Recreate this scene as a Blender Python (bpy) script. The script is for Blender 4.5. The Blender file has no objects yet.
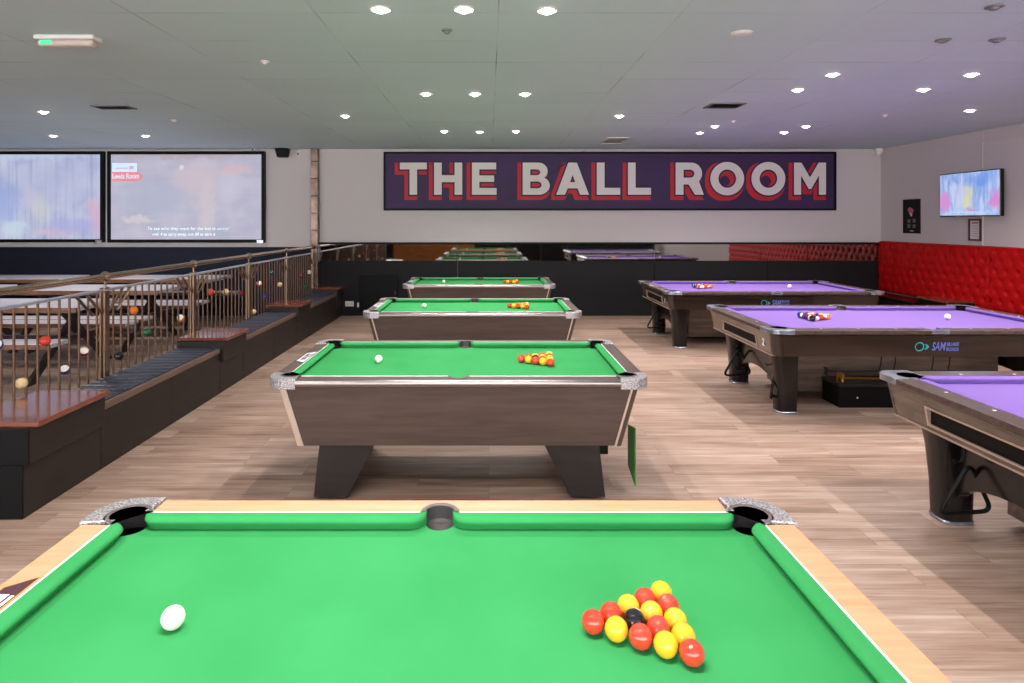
import bpy, bmesh, math, random
from mathutils import Vector, Matrix
R = math.radians
random.seed(7)
SC = bpy.context.scene
COL = SC.collection

# ------------------------------------------------------------------ camera, world, exposure
CAM_Z = 1.655
cam = bpy.data.cameras.new('camera'); camo = bpy.data.objects.new('camera', cam); COL.objects.link(camo)
camo.location = (0, 0, CAM_Z); camo.rotation_euler = (R(90), 0, 0)
cam.sensor_width = 36; cam.lens = 634 / 1024 * 36
cam.shift_x = 23 / 1024; cam.shift_y = -120 / 1024
cam.clip_start = 0.05
SC.camera = camo
w = bpy.data.worlds.new('world'); SC.world = w; w.use_nodes = True
bg = w.node_tree.nodes['Background']; bg.inputs[0].default_value = (0.97, 0.98, 1.0, 1); bg.inputs[1].default_value = 5.8
SC.view_settings.view_transform = 'Standard'; SC.view_settings.look = 'None'
SC.view_settings.exposure = 0.52; SC.view_settings.gamma = 1; SC.view_settings.use_curve_mapping = False
SC.cycles.use_denoising = True
SC.cycles.max_bounces = 10; SC.cycles.diffuse_bounces = 6; SC.cycles.glossy_bounces = 5
SC.cycles.sample_clamp_indirect = 6
LAMP_W = 70.0            # watts of each ceiling downlight
LAMP_COL = (1.0, 0.95, 0.9)

# ------------------------------------------------------------------ materials
def lin(c):
    f = lambda v: v / 12.92 if v <= .04045 else ((v + .055) / 1.055) ** 2.4
    return tuple(f(x / 255) for x in c) + (1,)
def mat(name, c, rough=.5, metal=0, spec=.5, coat=0, coat_r=.05, emit=0, noise=None, bump=0, bscale=200):
    m = bpy.data.materials.new(name); m.use_nodes = True
    nt = m.node_tree; b = nt.nodes['Principled BSDF']
    b.inputs['Base Color'].default_value = lin(c); b.inputs['Roughness'].default_value = rough
    b.inputs['Metallic'].default_value = metal; b.inputs['Specular IOR Level'].default_value = spec
    b.inputs['Coat Weight'].default_value = coat; b.inputs['Coat Roughness'].default_value = coat_r
    if emit:
        b.inputs['Emission Color'].default_value = lin(c); b.inputs['Emission Strength'].default_value = emit
    tc = nt.nodes.new('ShaderNodeTexCoord')
    if noise:                                   # (second colour, scale xyz)
        c2, sc = noise
        mp = nt.nodes.new('ShaderNodeMapping'); mp.inputs['Scale'].default_value = sc
        nz = nt.nodes.new('ShaderNodeTexNoise'); nz.inputs['Scale'].default_value = 1; nz.inputs['Detail'].default_value = 5
        cr = nt.nodes.new('ShaderNodeValToRGB'); cr.color_ramp.elements[0].position = .35; cr.color_ramp.elements[1].position = .65
        cr.color_ramp.elements[0].color = lin(c); cr.color_ramp.elements[1].color = lin(c2)
        nt.links.new(tc.outputs['Object'], mp.inputs[0]); nt.links.new(mp.outputs[0], nz.inputs[0])
        nt.links.new(nz.outputs[0], cr.inputs[0]); nt.links.new(cr.outputs[0], b.inputs['Base Color'])
    if bump:
        n2 = nt.nodes.new('ShaderNodeTexNoise'); n2.inputs['Scale'].default_value = bscale
        bp = nt.nodes.new('ShaderNodeBump'); bp.inputs['Strength'].default_value = bump; bp.inputs['Distance'].default_value = .004
        nt.links.new(tc.outputs['Object'], n2.inputs[0]); nt.links.new(n2.outputs[0], bp.inputs['Height']); nt.links.new(bp.outputs[0], b.inputs['Normal'])
    return m
def N(nt, t, **kw):
    n = nt.nodes.new(t)
    for k, v in kw.items():
        if k.startswith('i_'): n.inputs[k[2:].replace('_', ' ')].default_value = v
        else: setattr(n, k, v)
    return n

def floor_material():
    m = bpy.data.materials.new('wood_plank_floor'); m.use_nodes = True
    nt = m.node_tree; b = nt.nodes['Principled BSDF']; L = nt.links.new
    tc = N(nt, 'ShaderNodeTexCoord')
    br = N(nt, 'ShaderNodeTexBrick', offset=.37, offset_frequency=2)
    br.inputs['Color1'].default_value = (0, 0, 0, 1); br.inputs['Color2'].default_value = (1, 1, 1, 1); br.inputs['Mortar'].default_value = (.35, .35, .35, 1)
    br.inputs['Scale'].default_value = 1; br.inputs['Brick Width'].default_value = 1.22; br.inputs['Row Height'].default_value = .18
    br.inputs['Mortar Size'].default_value = .001; br.inputs['Bias'].default_value = 0
    L(tc.outputs['Object'], br.inputs[0])
    # the grain: long streaks along each plank, shifted from plank to plank
    add = N(nt, 'ShaderNodeVectorMath', operation='MULTIPLY_ADD'); add.inputs[1].default_value = (7, 3, 5)
    L(br.outputs['Color'], add.inputs[0]); L(tc.outputs['Object'], add.inputs[2])
    mp = N(nt, 'ShaderNodeMapping'); mp.inputs['Scale'].default_value = (1.1, 11, 1)
    L(add.outputs[0], mp.inputs[0])
    nz = N(nt, 'ShaderNodeTexNoise'); nz.inputs['Scale'].default_value = 1.4; nz.inputs['Detail'].default_value = 6; nz.inputs['Roughness'].default_value = .62
    L(mp.outputs[0], nz.inputs[0])
    mp2 = N(nt, 'ShaderNodeMapping'); mp2.inputs['Scale'].default_value = (.9, 34, 1)
    L(add.outputs[0], mp2.inputs[0])
    nz2 = N(nt, 'ShaderNodeTexNoise'); nz2.inputs['Scale'].default_value = 2.2; nz2.inputs['Detail'].default_value = 4
    L(mp2.outputs[0], nz2.inputs[0])
    a1 = N(nt, 'ShaderNodeMath', operation='MULTIPLY'); a1.inputs[1].default_value = .20; L(br.outputs['Color'], a1.inputs[0])
    a2 = N(nt, 'ShaderNodeMath', operation='MULTIPLY_ADD'); a2.inputs[1].default_value = .78; L(nz.outputs[0], a2.inputs[0]); L(a1.outputs[0], a2.inputs[2])
    a3 = N(nt, 'ShaderNodeMath', operation='MULTIPLY_ADD'); a3.inputs[1].default_value = .54; L(nz2.outputs[0], a3.inputs[0]); L(a2.outputs[0], a3.inputs[2])
    cr = N(nt, 'ShaderNodeValToRGB'); e = cr.color_ramp.elements
    e[0].position = .38; e[0].color = lin((84, 63, 54)); e[1].position = 1.0; e[1].color = lin((191, 165, 148))
    for p, c in ((.51, (116, 90, 77)), (.70, (150, 122, 107)), (.87, (170, 145, 132))):
        q = e.new(p); q.color = lin(c)
    L(a3.outputs[0], cr.inputs[0])
    mx = N(nt, 'ShaderNodeMix', data_type='RGBA', blend_type='MIX'); L(br.outputs['Fac'], mx.inputs[0]); L(cr.outputs[0], mx.inputs[6]); mx.inputs[7].default_value = lin((104, 80, 68))
    L(mx.outputs[2], b.inputs['Base Color'])
    b.inputs['Roughness'].default_value = .42; b.inputs['Specular IOR Level'].default_value = .35
    bp = N(nt, 'ShaderNodeBump'); bp.inputs['Strength'].default_value = .12; bp.inputs['Distance'].default_value = .002
    L(nz2.outputs[0], bp.inputs['Height']); L(bp.outputs[0], b.inputs['Normal'])
    return m

def ceiling_material():
    m = bpy.data.materials.new('ceiling_tiles'); m.use_nodes = True
    nt = m.node_tree; b = nt.nodes['Principled BSDF']; L = nt.links.new
    tc = N(nt, 'ShaderNodeTexCoord')
    mp = N(nt, 'ShaderNodeMapping'); mp.inputs['Location'].default_value = (-.058 + 1.12 * 20, -3.876 + .6 * 30, 0)
    L(tc.outputs['Object'], mp.inputs[0])
    br = N(nt, 'ShaderNodeTexBrick', offset=0.0)
    br.inputs['Color1'].default_value = (0, 0, 0, 1); br.inputs['Color2'].default_value = (1, 1, 1, 1); br.inputs['Mortar'].default_value = (.5, .5, .5, 1)
    br.inputs['Scale'].default_value = 1; br.inputs['Brick Width'].default_value = 1.12; br.inputs['Row Height'].default_value = .6
    br.inputs['Mortar Size'].default_value = .004
    L(mp.outputs[0], br.inputs[0])
    nz = N(nt, 'ShaderNodeTexNoise'); nz.inputs['Scale'].default_value = 1.3; nz.inputs['Detail'].default_value = 3; L(tc.outputs['Object'], nz.inputs[0])
    sp = N(nt, 'ShaderNodeTexNoise'); sp.inputs['Scale'].default_value = 90; sp.inputs['Detail'].default_value = 2; L(tc.outputs['Object'], sp.inputs[0])
    tone = N(nt, 'ShaderNodeMath', operation='MULTIPLY_ADD'); tone.inputs[1].default_value = .05; L(br.outputs['Color'], tone.inputs[0])
    t2 = N(nt, 'ShaderNodeMath', operation='MULTIPLY'); t2.inputs[1].default_value = .10; L(sp.outputs[0], t2.inputs[0]); L(t2.outputs[0], tone.inputs[2])
    cr = N(nt, 'ShaderNodeValToRGB'); cr.color_ramp.elements[0].color = lin((191, 209, 216)); cr.color_ramp.elements[1].color = lin((206, 225, 232))
    cr.color_ramp.elements[1].position = .16; L(tone.outputs[0], cr.inputs[0])
    # the joints show only here and there
    g = N(nt, 'ShaderNodeMapRange'); g.inputs[1].default_value = .46; g.inputs[2].default_value = .66; g.inputs[3].default_value = .12; g.inputs[4].default_value = 1.0
    L(nz.outputs[0], g.inputs[0])
    f = N(nt, 'ShaderNodeMath', operation='MULTIPLY'); L(br.outputs['Fac'], f.inputs[0]); L(g.outputs[0], f.inputs[1])
    mx = N(nt, 'ShaderNodeMix', data_type='RGBA'); L(f.outputs[0], mx.inputs[0]); L(cr.outputs[0], mx.inputs[6]); mx.inputs[7].default_value = lin((128, 128, 132))
    L(mx.outputs[2], b.inputs['Base Color']); b.inputs['Roughness'].default_value = .85; b.inputs['Specular IOR Level'].default_value = .2
    return m

def plank_material(name, dark, light, rough, coat, sc=(1.5, 14, 14), board=0, spec=.5):
    m = bpy.data.materials.new(name); m.use_nodes = True
    nt = m.node_tree; b = nt.nodes['Principled BSDF']; L = nt.links.new
    tc = N(nt, 'ShaderNodeTexCoord'); mp = N(nt, 'ShaderNodeMapping'); mp.inputs['Scale'].default_value = sc
    L(tc.outputs['Object'], mp.inputs[0])
    nz = N(nt, 'ShaderNodeTexNoise'); nz.inputs['Scale'].default_value = 1.6; nz.inputs['Detail'].default_value = 6; nz.inputs['Distortion'].default_value = .6
    L(mp.outputs[0], nz.inputs[0])
    cr = N(nt, 'ShaderNodeValToRGB'); cr.color_ramp.elements[0].position = .3; cr.color_ramp.elements[1].position = .72
    cr.color_ramp.elements[0].color = lin(dark); cr.color_ramp.elements[1].color = lin(light); L(nz.outputs[0], cr.inputs[0])
    L(cr.outputs[0], b.inputs['Base Color']); b.inputs['Roughness'].default_value = rough; b.inputs['Specular IOR Level'].default_value = spec
    b.inputs['Coat Weight'].default_value = coat; b.inputs['Coat Roughness'].default_value = .04
    return m

M = {}
M['floor'] = floor_material(); M['ceiling'] = ceiling_material()
M['wall'] = mat('painted_wall', (208, 199, 198), .8, spec=.25, bump=.1, bscale=60)
M['wall_dark'] = mat('charcoal_wall', (27, 26, 29), .6, spec=.2)
M['navy'] = mat('navy_wall', (24, 27, 42), .6, spec=.2)
M['black'] = mat('black_paint', (7, 7, 8), .55, spec=.2)
M['black_gloss'] = mat('black_gloss', (12, 12, 13), .2)
M['mirror'] = mat('mirror', (160, 154, 150), .03, metal=1)
M['mirror_tile'] = mat('bronze_mirror_tile', (138, 114, 102), .3, metal=.6, noise=((96, 78, 70), (6, 6, 7)))
M['green'] = mat('green_cloth', (52, 141, 79), .9, spec=.1, noise=((58, 148, 86), (3, 3, 3)), bump=.05, bscale=500)
M['purple'] = mat('purple_cloth', (128, 100, 172), .9, spec=.1, bump=.05, bscale=500)
M['maple'] = plank_material('maple', (192, 142, 104), (206, 158, 124), .5, 0, (3, 26, 10))
M['walnut'] = plank_material('dark_walnut', (74, 60, 54), (88, 73, 66), .45, .1, (2, 2, 20))
M['leg_dark'] = plank_material('leg_walnut', (28, 22, 21), (40, 32, 30), .5, 0, (2, 2, 20))
M['chrome'] = mat('mottled_chrome', (222, 218, 220), .34, metal=.55, noise=((112, 106, 110), (150, 150, 150)))
M['alu'] = mat('brushed_aluminium', (150, 140, 140), .3, metal=1)
M['post_dark'] = mat('dark_satin_post', (84, 70, 64), .35, metal=.3)
M['cream_trim'] = mat('pale_metal_trim', (222, 204, 192), .4, metal=.55)
M['leather'] = mat('black_leather', (60, 54, 56), .6)
M['leather_ring'] = mat('grey_leather', (98, 88, 90), .5)
M['gloss_wood'] = plank_material('gloss_smoked_oak', (26, 17, 15), (50, 35, 29), .16, .55, (1.2, 1.2, 12), spec=.6)
M['gloss_end'] = plank_material('gloss_oak_lit_end', (58, 46, 40), (100, 84, 73), .2, .7, (12, 1.6, 12), spec=.5)  # side oak lightened: reflection of the lit floor put into the colour
M['case_wood'] = plank_material('case_oak', (100, 82, 72), (142, 118, 104), .3, .3, (1.6, 12, 12))
M['gloss_rail'] = plank_material('gloss_rail_oak', (62, 46, 42), (96, 76, 68), .3, .35, (24, 24, 24), spec=.4)
M['gloss_dark'] = plank_material('gloss_dark_leg', (12, 9, 9), (25, 19, 17), .25, .25, (2, 2, 9), spec=.3)
M['pearl'] = mat('pearl', (238, 234, 236), .25)
M['steel'] = mat('silver_casting', (196, 198, 212), .25, metal=.75, noise=((150, 150, 165), (14, 14, 14)))
M['tan_frame'] = mat('pale_slot_frame', (176, 150, 136), .35, metal=.2)
M['brass'] = mat('brass', (212, 156, 60), .3, metal=.8)
M['rod'] = mat('black_rod', (7, 7, 7), .5, spec=.25)
M['bench_wood'] = plank_material('black_brown_wood', (22, 16, 14), (36, 26, 23), .5, .0, (10, 1.5, 10))
M['bench_side'] = plank_material('near_black_wood', (24, 19, 18), (32, 25, 24), .5, 0, (1.5, 10, 10))
M['bench_lip'] = plank_material('seat_edge_wood', (94, 72, 64), (112, 88, 78), .4, .1, (10, 2, 10))
M['table_red'] = plank_material('red_brown_lacquer', (112, 54, 39), (128, 64, 47), .22, .5, (1.5, 12, 10))
M['seat'] = mat('navy_vinyl', (52, 56, 72), .3)
M['bronze'] = mat('antique_bronze', (142, 118, 100), .3, metal=.85)
M['bronze_dark'] = mat('dull_bronze_bar', (120, 94, 78), .42, metal=.7)
M['handrail'] = mat('polished_bronze', (204, 178, 158), .14, metal=1)
M['pale_rail'] = mat('pale_steel_rail', (206, 204, 220), .3, metal=.6)
M['picnic'] = plank_material('gloss_brown_boards', (96, 62, 46), (140, 96, 72), .14, .9, (1.5, 12, 10), spec=.8)
M['picnic_top'] = plank_material('pale_grey_boards', (196, 190, 200), (222, 216, 226), .3, .3, (1.5, 12, 10))
M['picnic_leg'] = mat('blackened_timber', (42, 34, 34), .5)
M['red'] = mat('red_vinyl', (190, 9, 14), .5, spec=.2)
M['red_button'] = mat('red_vinyl_button', (150, 8, 12), .4, spec=.3)
M['white_plastic'] = mat('white_plastic', (226, 222, 218), .4)
M['grey_plastic'] = mat('grey_plastic', (120, 120, 122), .5)
M['vent_dark'] = mat('vent_dark_grey', (52, 52, 54), .6)  # even dark grey of the vent slats and backing
M['lens'] = mat('lamp_lens', (255, 250, 242), .4, emit=26)
M['exit_glow'] = mat('green_glow', (60, 225, 150), .4, emit=.55)
M['exit_cover'] = mat('frosted_cover', (205, 186, 176), .25)
M['banner'] = mat('banner_purple', (62, 28, 84), .6, noise=((48, 22, 66), (.4, .4, 1.5)))
M['banner_gap'] = mat('banner_outline_purple', (48, 20, 60), .6)
M['banner_red'] = mat('banner_red', (196, 26, 44), .6)
M['banner_white'] = mat('banner_white', (226, 218, 214), .6)
M['teal'] = mat('teal_print', (44, 160, 170), .4)
M['logo_blue'] = mat('blue_print', (104, 116, 190), .4)
M['paper'] = mat('paper', (214, 204, 204), .7)
M['pink'] = mat('pink_print', (206, 90, 110), .6)
M['print_grey'] = mat('grey_print', (104, 92, 98), .6)
M['plaque'] = mat('plaque_maroon', (78, 46, 54), .35)
M['plaque_edge'] = mat('plaque_gold', (206, 150, 90), .35)
M['bar_wood'] = plank_material('bar_front_wood', (150, 84, 36), (190, 116, 56), .4, .2, (2, 2, 10))
M['ball_red'] = mat('ball_red', (220, 62, 44), .08, coat=.5)
M['ball_yellow'] = mat('ball_yellow', (238, 184, 42), .08, coat=.5)
M['ball_black'] = mat('ball_black', (22, 20, 26), .08, coat=.5)
M['ball_white'] = mat('ball_white', (246, 240, 226), .1, coat=.4)
M['ball_orange'] = mat('ball_orange', (240, 128, 26), .08, coat=.5)
M['ball_blue'] = mat('ball_blue', (34, 40, 140), .08, coat=.5)
M['ball_purple'] = mat('ball_purple', (78, 34, 104), .08, coat=.5)
M['ball_green'] = mat('ball_green', (18, 92, 62), .08, coat=.5)
M['ball_maroon'] = mat('ball_maroon', (124, 24, 36), .08, coat=.5)
M['ball_cream'] = mat('ball_cream', (232, 200, 150), .1, coat=.4)

# ------------------------------------------------------------------ mesh helpers
class MB:
    def __init__(s): s.v = []; s.f = []; s.m = []; s.mi = 0
    def add(s, vs, fs):
        o = len(s.v); s.v += [tuple(p) for p in vs]
        for f in fs: s.f.append([i + o for i in f]); s.m.append(s.mi)
        return s
    def hexa(s, b, t):          # two quads (4 points each), both counter-clockwise from above
        return s.add(list(b) + list(t), [(3, 2, 1, 0), (4, 5, 6, 7), (0, 1, 5, 4), (1, 2, 6, 5), (2, 3, 7, 6), (3, 0, 4, 7)])
    def box(s, x0, x1, y0, y1, z0, z1):
        q = lambda z: [(x0, y0, z), (x1, y0, z), (x1, y1, z), (x0, y1, z)]
        return s.hexa(q(z0), q(z1))
    def prism(s, poly, z0, z1, fn=None):     # poly: 2-D outline, extruded; fn maps (x,y,z)
        n = len(poly); fn = fn or (lambda x, y, z: (x, y, z))
        vs = [fn(x, y, z0) for x, y in poly] + [fn(x, y, z1) for x, y in poly]
        return s.add(vs, [tuple(range(n - 1, -1, -1)), tuple(range(n, 2 * n))] + [(i, (i + 1) % n, n + (i + 1) % n, n + i) for i in range(n)])
    def tube(s, path, r, n=10, closed=False):
        P = [Vector(p) for p in path]; k = len(P); vs = []; fs = []
        up = None
        for i, p in enumerate(P):
            if closed: d = (P[(i + 1) % k] - P[i - 1])
            else: d = (P[min(i + 1, k - 1)] - P[max(i - 1, 0)])
            d.normalize()
            if up is None: up = Vector((0, 0, 1)) if abs(d.z) < .9 else Vector((1, 0, 0))
            a = d.cross(up)
            if a.length < 1e-4: a = d.cross(Vector((0.3, 1, 0)))
            a.normalize(); bb = a.cross(d).normalized(); up = bb
            for j in range(n):
                t = 2 * math.pi * j / n; vs.append(p + (a * math.cos(t) + bb * math.sin(t)) * r)
        m = k if closed else k - 1
        for i in range(m):
            for j in range(n):
                a0 = i * n; b0 = ((i + 1) % k) * n
                fs.append((a0 + j, a0 + (j + 1) % n, b0 + (j + 1) % n, b0 + j))
        if not closed: fs += [tuple(range(n - 1, -1, -1)), tuple(range((k - 1) * n, k * n))]
        return s.add(vs, fs)
    def lathe(s, prof, n=24, c=(0, 0, 0), fn=None):   # prof: (r,z) from bottom to top
        vs = []; fs = []
        for r, z in prof:
            for j in range(n):
                t = 2 * math.pi * j / n; p = (r * math.cos(t), r * math.sin(t), z)
                if fn: p = fn(*p)
                vs.append((p[0] + c[0], p[1] + c[1], p[2] + c[2]))
        for i in range(len(prof) - 1):
            for j in range(n): fs.append((i * n + j, i * n + (j + 1) % n, (i + 1) * n + (j + 1) % n, (i + 1) * n + j))
        fs += [tuple(range(n - 1, -1, -1)), tuple(range((len(prof) - 1) * n, len(prof) * n))]
        return s.add(vs, fs)
    def loft(s, rings, close=True):
        n = len(rings[0]); vs = [p for r in rings for p in r]; fs = []
        for i in range(len(rings) - 1):
            for j in range(n if close else n - 1): fs.append((i * n + j, i * n + (j + 1) % n, (i + 1) * n + (j + 1) % n, (i + 1) * n + j))
        fs += [tuple(range(n - 1, -1, -1)), tuple(range((len(rings) - 1) * n, len(rings) * n))]
        return s.add(vs, fs)
    def ball(s, r, c=(0, 0, 0), n=24, k=16):
        return s.lathe([(max(r * math.sin(math.pi * i / k), 1e-5), -r * math.cos(math.pi * i / k)) for i in range(k + 1)], n, c)
    def mesh(s, name, mats, smooth=None):
        me = bpy.data.meshes.new(name); me.from_pydata(s.v, [], s.f)
        for m in (mats if isinstance(mats, (list, tuple)) else [mats]): me.materials.append(m)
        for p, i in zip(me.polygons, s.m): p.material_index = i
        bm = bmesh.new(); bm.from_mesh(me)
        bmesh.ops.remove_doubles(bm, verts=bm.verts, dist=1e-6)
        bmesh.ops.recalc_face_normals(bm, faces=bm.faces); bm.to_mesh(me); bm.free()
        if smooth is not None:
            me.polygons.foreach_set('use_smooth', [True] * len(me.polygons)); me.set_sharp_from_angle(angle=R(smooth))
        return me
    def build(s, name, mats, parent=None, smooth=None, bevel=0, seg=2, loc=None, rot=None):
        o = bpy.data.objects.new(name, s.mesh(name, mats, smooth)); COL.objects.link(o)
        if parent: o.parent = parent
        if loc: o.location = loc
        if rot: o.rotation_euler = rot
        if bevel:
            b = o.modifiers.new('bevel', 'BEVEL'); b.width = bevel; b.segments = seg; b.limit_method = 'ANGLE'; b.angle_limit = R(40)
        return o
def tag(o, label, cat=None, group=None, kind=None):
    if label: o['label'] = label
    if cat: o['category'] = cat
    if group: o['group'] = group
    if kind: o['kind'] = kind
    return o
def thing(name, label, cat, loc=(0, 0, 0), rz=0, group=None):
    o = bpy.data.objects.new(name, None); COL.objects.link(o); o.empty_display_size = .1
    o.location = loc; o.rotation_euler = (0, 0, rz)
    return tag(o, label, cat, group)
def struct(o): o['kind'] = 'structure'; return o
KIDS = {}
def kids(o): return [c for c in bpy.data.objects if c.parent == o]
def copy_tree(o, parent=None):
    c = o.copy(); COL.objects.link(c)
    if parent: c.parent = parent
    for ch in kids(o): copy_tree(ch, c)
    return c
def arc(cx, cy, r, a0, a1, n=10): return [(cx + r * math.cos(R(a0 + (a1 - a0) * i / n)), cy + r * math.sin(R(a0 + (a1 - a0) * i / n))) for i in range(n + 1)]
def text_obj(name, body, size, m, parent, loc, rot, bold=0, shear=0, width=1.0, align='CENTER', extrude=.0008):
    cu = bpy.data.curves.new(name, 'FONT'); cu.body = body; cu.size = size; cu.offset = bold; cu.shear = shear
    cu.align_x = align; cu.align_y = 'CENTER'; cu.extrude = extrude; cu.resolution_u = 3
    t = bpy.data.objects.new(name, cu); COL.objects.link(t)
    bpy.context.view_layer.update()
    me = bpy.data.meshes.new_from_object(t.evaluated_get(bpy.context.evaluated_depsgraph_get()))
    COL.objects.unlink(t); bpy.data.objects.remove(t)
    me.materials.clear(); me.materials.append(m)
    o = bpy.data.objects.new(name, me); COL.objects.link(o); o.parent = parent
    o.location = loc; o.rotation_euler = rot; o.scale = (width, 1, 1)
    return o

# ------------------------------------------------------------------ the room
YW, XR, XL, YF, ZC = 11.17, 6.906, -11.0, -4.2, 2.93
struct(MB().box(XL - .2, XR + .2, YF - .2, YW + .2, -.1, 0).build('floor', M['floor']))
struct(MB().box(XL - .2, XR + .2, YF - .2, YW + .2, ZC, ZC + .1).build('ceiling', M['ceiling']))
struct(MB().box(XL - .2, XR + .2, YW, YW + .15, 0, ZC).build('wall_back', M['wall']))
struct(MB().box(XR, XR + .15, YF - .2, YW, 0, ZC).build('wall_right', M['wall']))
struct(MB().box(XL - .15, XL, YF - .2, YW, 0, ZC).build('wall_left', M['wall']))
struct(MB().box(XL, XR, YF - .15, YF, 0, 1.05).build('wall_front', M['wall_dark']))
# dark dado of the pool hall, with its panel joints, and the navy dado below the screens
d = MB()
xs = [-3.0, -.55, 2.91, 4.9, XR]
for a, b in zip(xs, xs[1:]): d.box(a + .004, b - .004, YW - .03, YW, .09, .965)
struct(d.build('trim_1', M['wall_dark'], bevel=.003))
struct(MB().box(-3.0, XR, YW - .045, YW - .0, 0, .09).build('baseboard_back', M['wall_dark'], bevel=.006))
struct(MB().box(XL, -3.09, YW - .03, YW, 0, 1.206).build('trim_2', M['navy']))
struct(MB().box(-3.0, XR, YW - .04, YW, 1.255, 1.29).build('trim_3', M['black']))
struct(MB().box(XR - .012, XR, 6.0, 8.86, 2.76, 2.8).build('trim_4', M['wall']))
struct(MB().box(XR - .012, XR, 8.86, 8.89, 1.31, 2.93).build('trim_5', M['wall']))
# mirror strip in panels
mr = thing('mirror_strip', 'long low mirror strip along the back wall above the dark panelling', 'mirror', (1.95, YW - .02, .965))
for a, b in zip(xs, xs[1:]):
    MB().box(a + .003 - 1.95, b - .003 - 1.95, -.012, .015, 0, .29).build('mirror_pane', M['mirror'], mr)
# mirrored pilaster at the end of the railing
p = MB()
z = 0.0
while z < ZC - .01:
    z1 = min(z + .30, ZC); p.box(-3.105, -2.985, YW - .13, YW, z + .003, z1 - .003); z = z1
tag(struct(p.build('pilaster', M['mirror_tile'], bevel=.006)), 'slim bronze mirror tiled pilaster between the screens wall and the sign wall')

# ------------------------------------------------------------------ downlights
LP = [(-0.65, 3.8), (-0.15, 3.8), (0.35, 3.82), (-0.63, 6.32), (-0.14, 6.32), (0.36, 6.32), (-1.73, 7.63), (1.57, 7.63), (-0.63, 8.93), (-0.13, 8.98), (0.38, 8.93),
      (-5.16, 7.35), (-6.46, 9.4), (-5.09, 9.4), (2.97, 5.48), (2.98, 6.12), (4.17, 5.48), (4.18, 6.1), (5.5, 7.25), (4.23, 8.46), (4.2, 9.03), (3.01, 8.46), (3.02, 9.08)]
LN = ['left lamp of the nearest ceiling row', 'middle lamp of the nearest ceiling row', 'right lamp of the nearest ceiling row',
      'left lamp of the second ceiling row, in front of the sign', 'middle lamp of the second ceiling row, in front of the sign', 'right lamp of the second ceiling row, in front of the sign',
      'lone lamp left of the sign, above the aisle', 'lone lamp right of the middle, beside the white ceiling grille',
      'left lamp of the small row closest to the sign', 'middle lamp of the small row closest to the sign', 'right lamp of the small row closest to the sign',
      'ceiling lamp above the left screen, the one nearer the camera', 'ceiling lamp just above the left screen edge', 'ceiling lamp just above the wide right screen',
      'left lamp nearer the camera of the four over the middle purple table', 'left lamp farther back of the four over the middle purple table',
      'right lamp nearer the camera of the four over the middle purple table', 'right lamp farther back of the four over the middle purple table',
      'lone ceiling lamp above the red bench', 'right lamp nearer the camera of the four over the farthest purple table',
      'right lamp farther back of the four over the farthest purple table', 'left lamp nearer the camera of the four over the farthest purple table',
      'left lamp farther back of the four over the farthest purple table']
# lamps of the same grid that hang above the frame, over the nearest tables and behind
EXTRA = [(-.65, 1.15), (-.15, 1.15), (.35, 1.15), (2.97, 2.5), (2.98, 3.1), (4.17, 2.5), (4.18, 3.1), (5.5, 4.3), (-1.73, -1.4), (1.57, -1.4), (4.2, -.6), (-5.1, 4.6), (-5.1, 1.6), (-1.75, 1.9)]
LAMP = bpy.data.lights.new('downlight_beam', 'SPOT'); LAMP.energy = LAMP_W; LAMP.color = LAMP_COL
LAMP.spot_size = R(132); LAMP.spot_blend = .9; LAMP.shadow_soft_size = .014
ring = MB().lathe([(.066, -.004), (.066, 0), (.048, .0), (.046, -.001), (.058, -.009), (.066, -.004)], 28).mesh('trim_ring', M['white_plastic'], 40)
lens = MB().lathe([(.004, -.026), (.016, -.0245), (.028, -.019), (.037, -.011), (.042, -.001)], 24).mesh('lens', M['lens'], 60)
for i, (x, y) in enumerate(LP + EXTRA):
    lab = LN[i] if i < len(LN) else None
    if lab is None: lab = 'recessed ceiling lamp above the frame, over the near tables'
    t = thing('downlight', lab, 'ceiling lamp', (x, y, ZC), 0, 'recessed ceiling downlights')
    for nm, me in (('trim_ring', ring), ('lens', lens)):
        o = bpy.data.objects.new(nm, me); COL.objects.link(o); o.parent = t
    l = bpy.data.objects.new('downlight_beam', LAMP); COL.objects.link(l); l.parent = t; l.location = (0, 0, -.05)

# ------------------------------------------------------------------ pool tables
def cushion(mb, length, D, jaw, zt, place, curved=True, h=.037):
    st = []
    if curved:
        for i in range(9): t = R(90 * i / 8); st.append((jaw * (1 - math.cos(t)), D * math.sin(t)))
    else: st = [(0, .004), (jaw * .15, D * .2), (jaw, D)]
    S = st + [(length - a, d) for a, d in reversed(st)]
    rings = []
    for s_, d in S:
        g = lambda v: max(d - v, 0)
        rings.append([place(s_, y, zt + z) for y, z in ((0, .0), (g(.016), .004), (g(.007), .002), (g(.001), -.005), (d, -.011), (g(.006), -.018), (g(.018), -h), (0, -h))])
    mb.loft(rings)
    return mb

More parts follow.
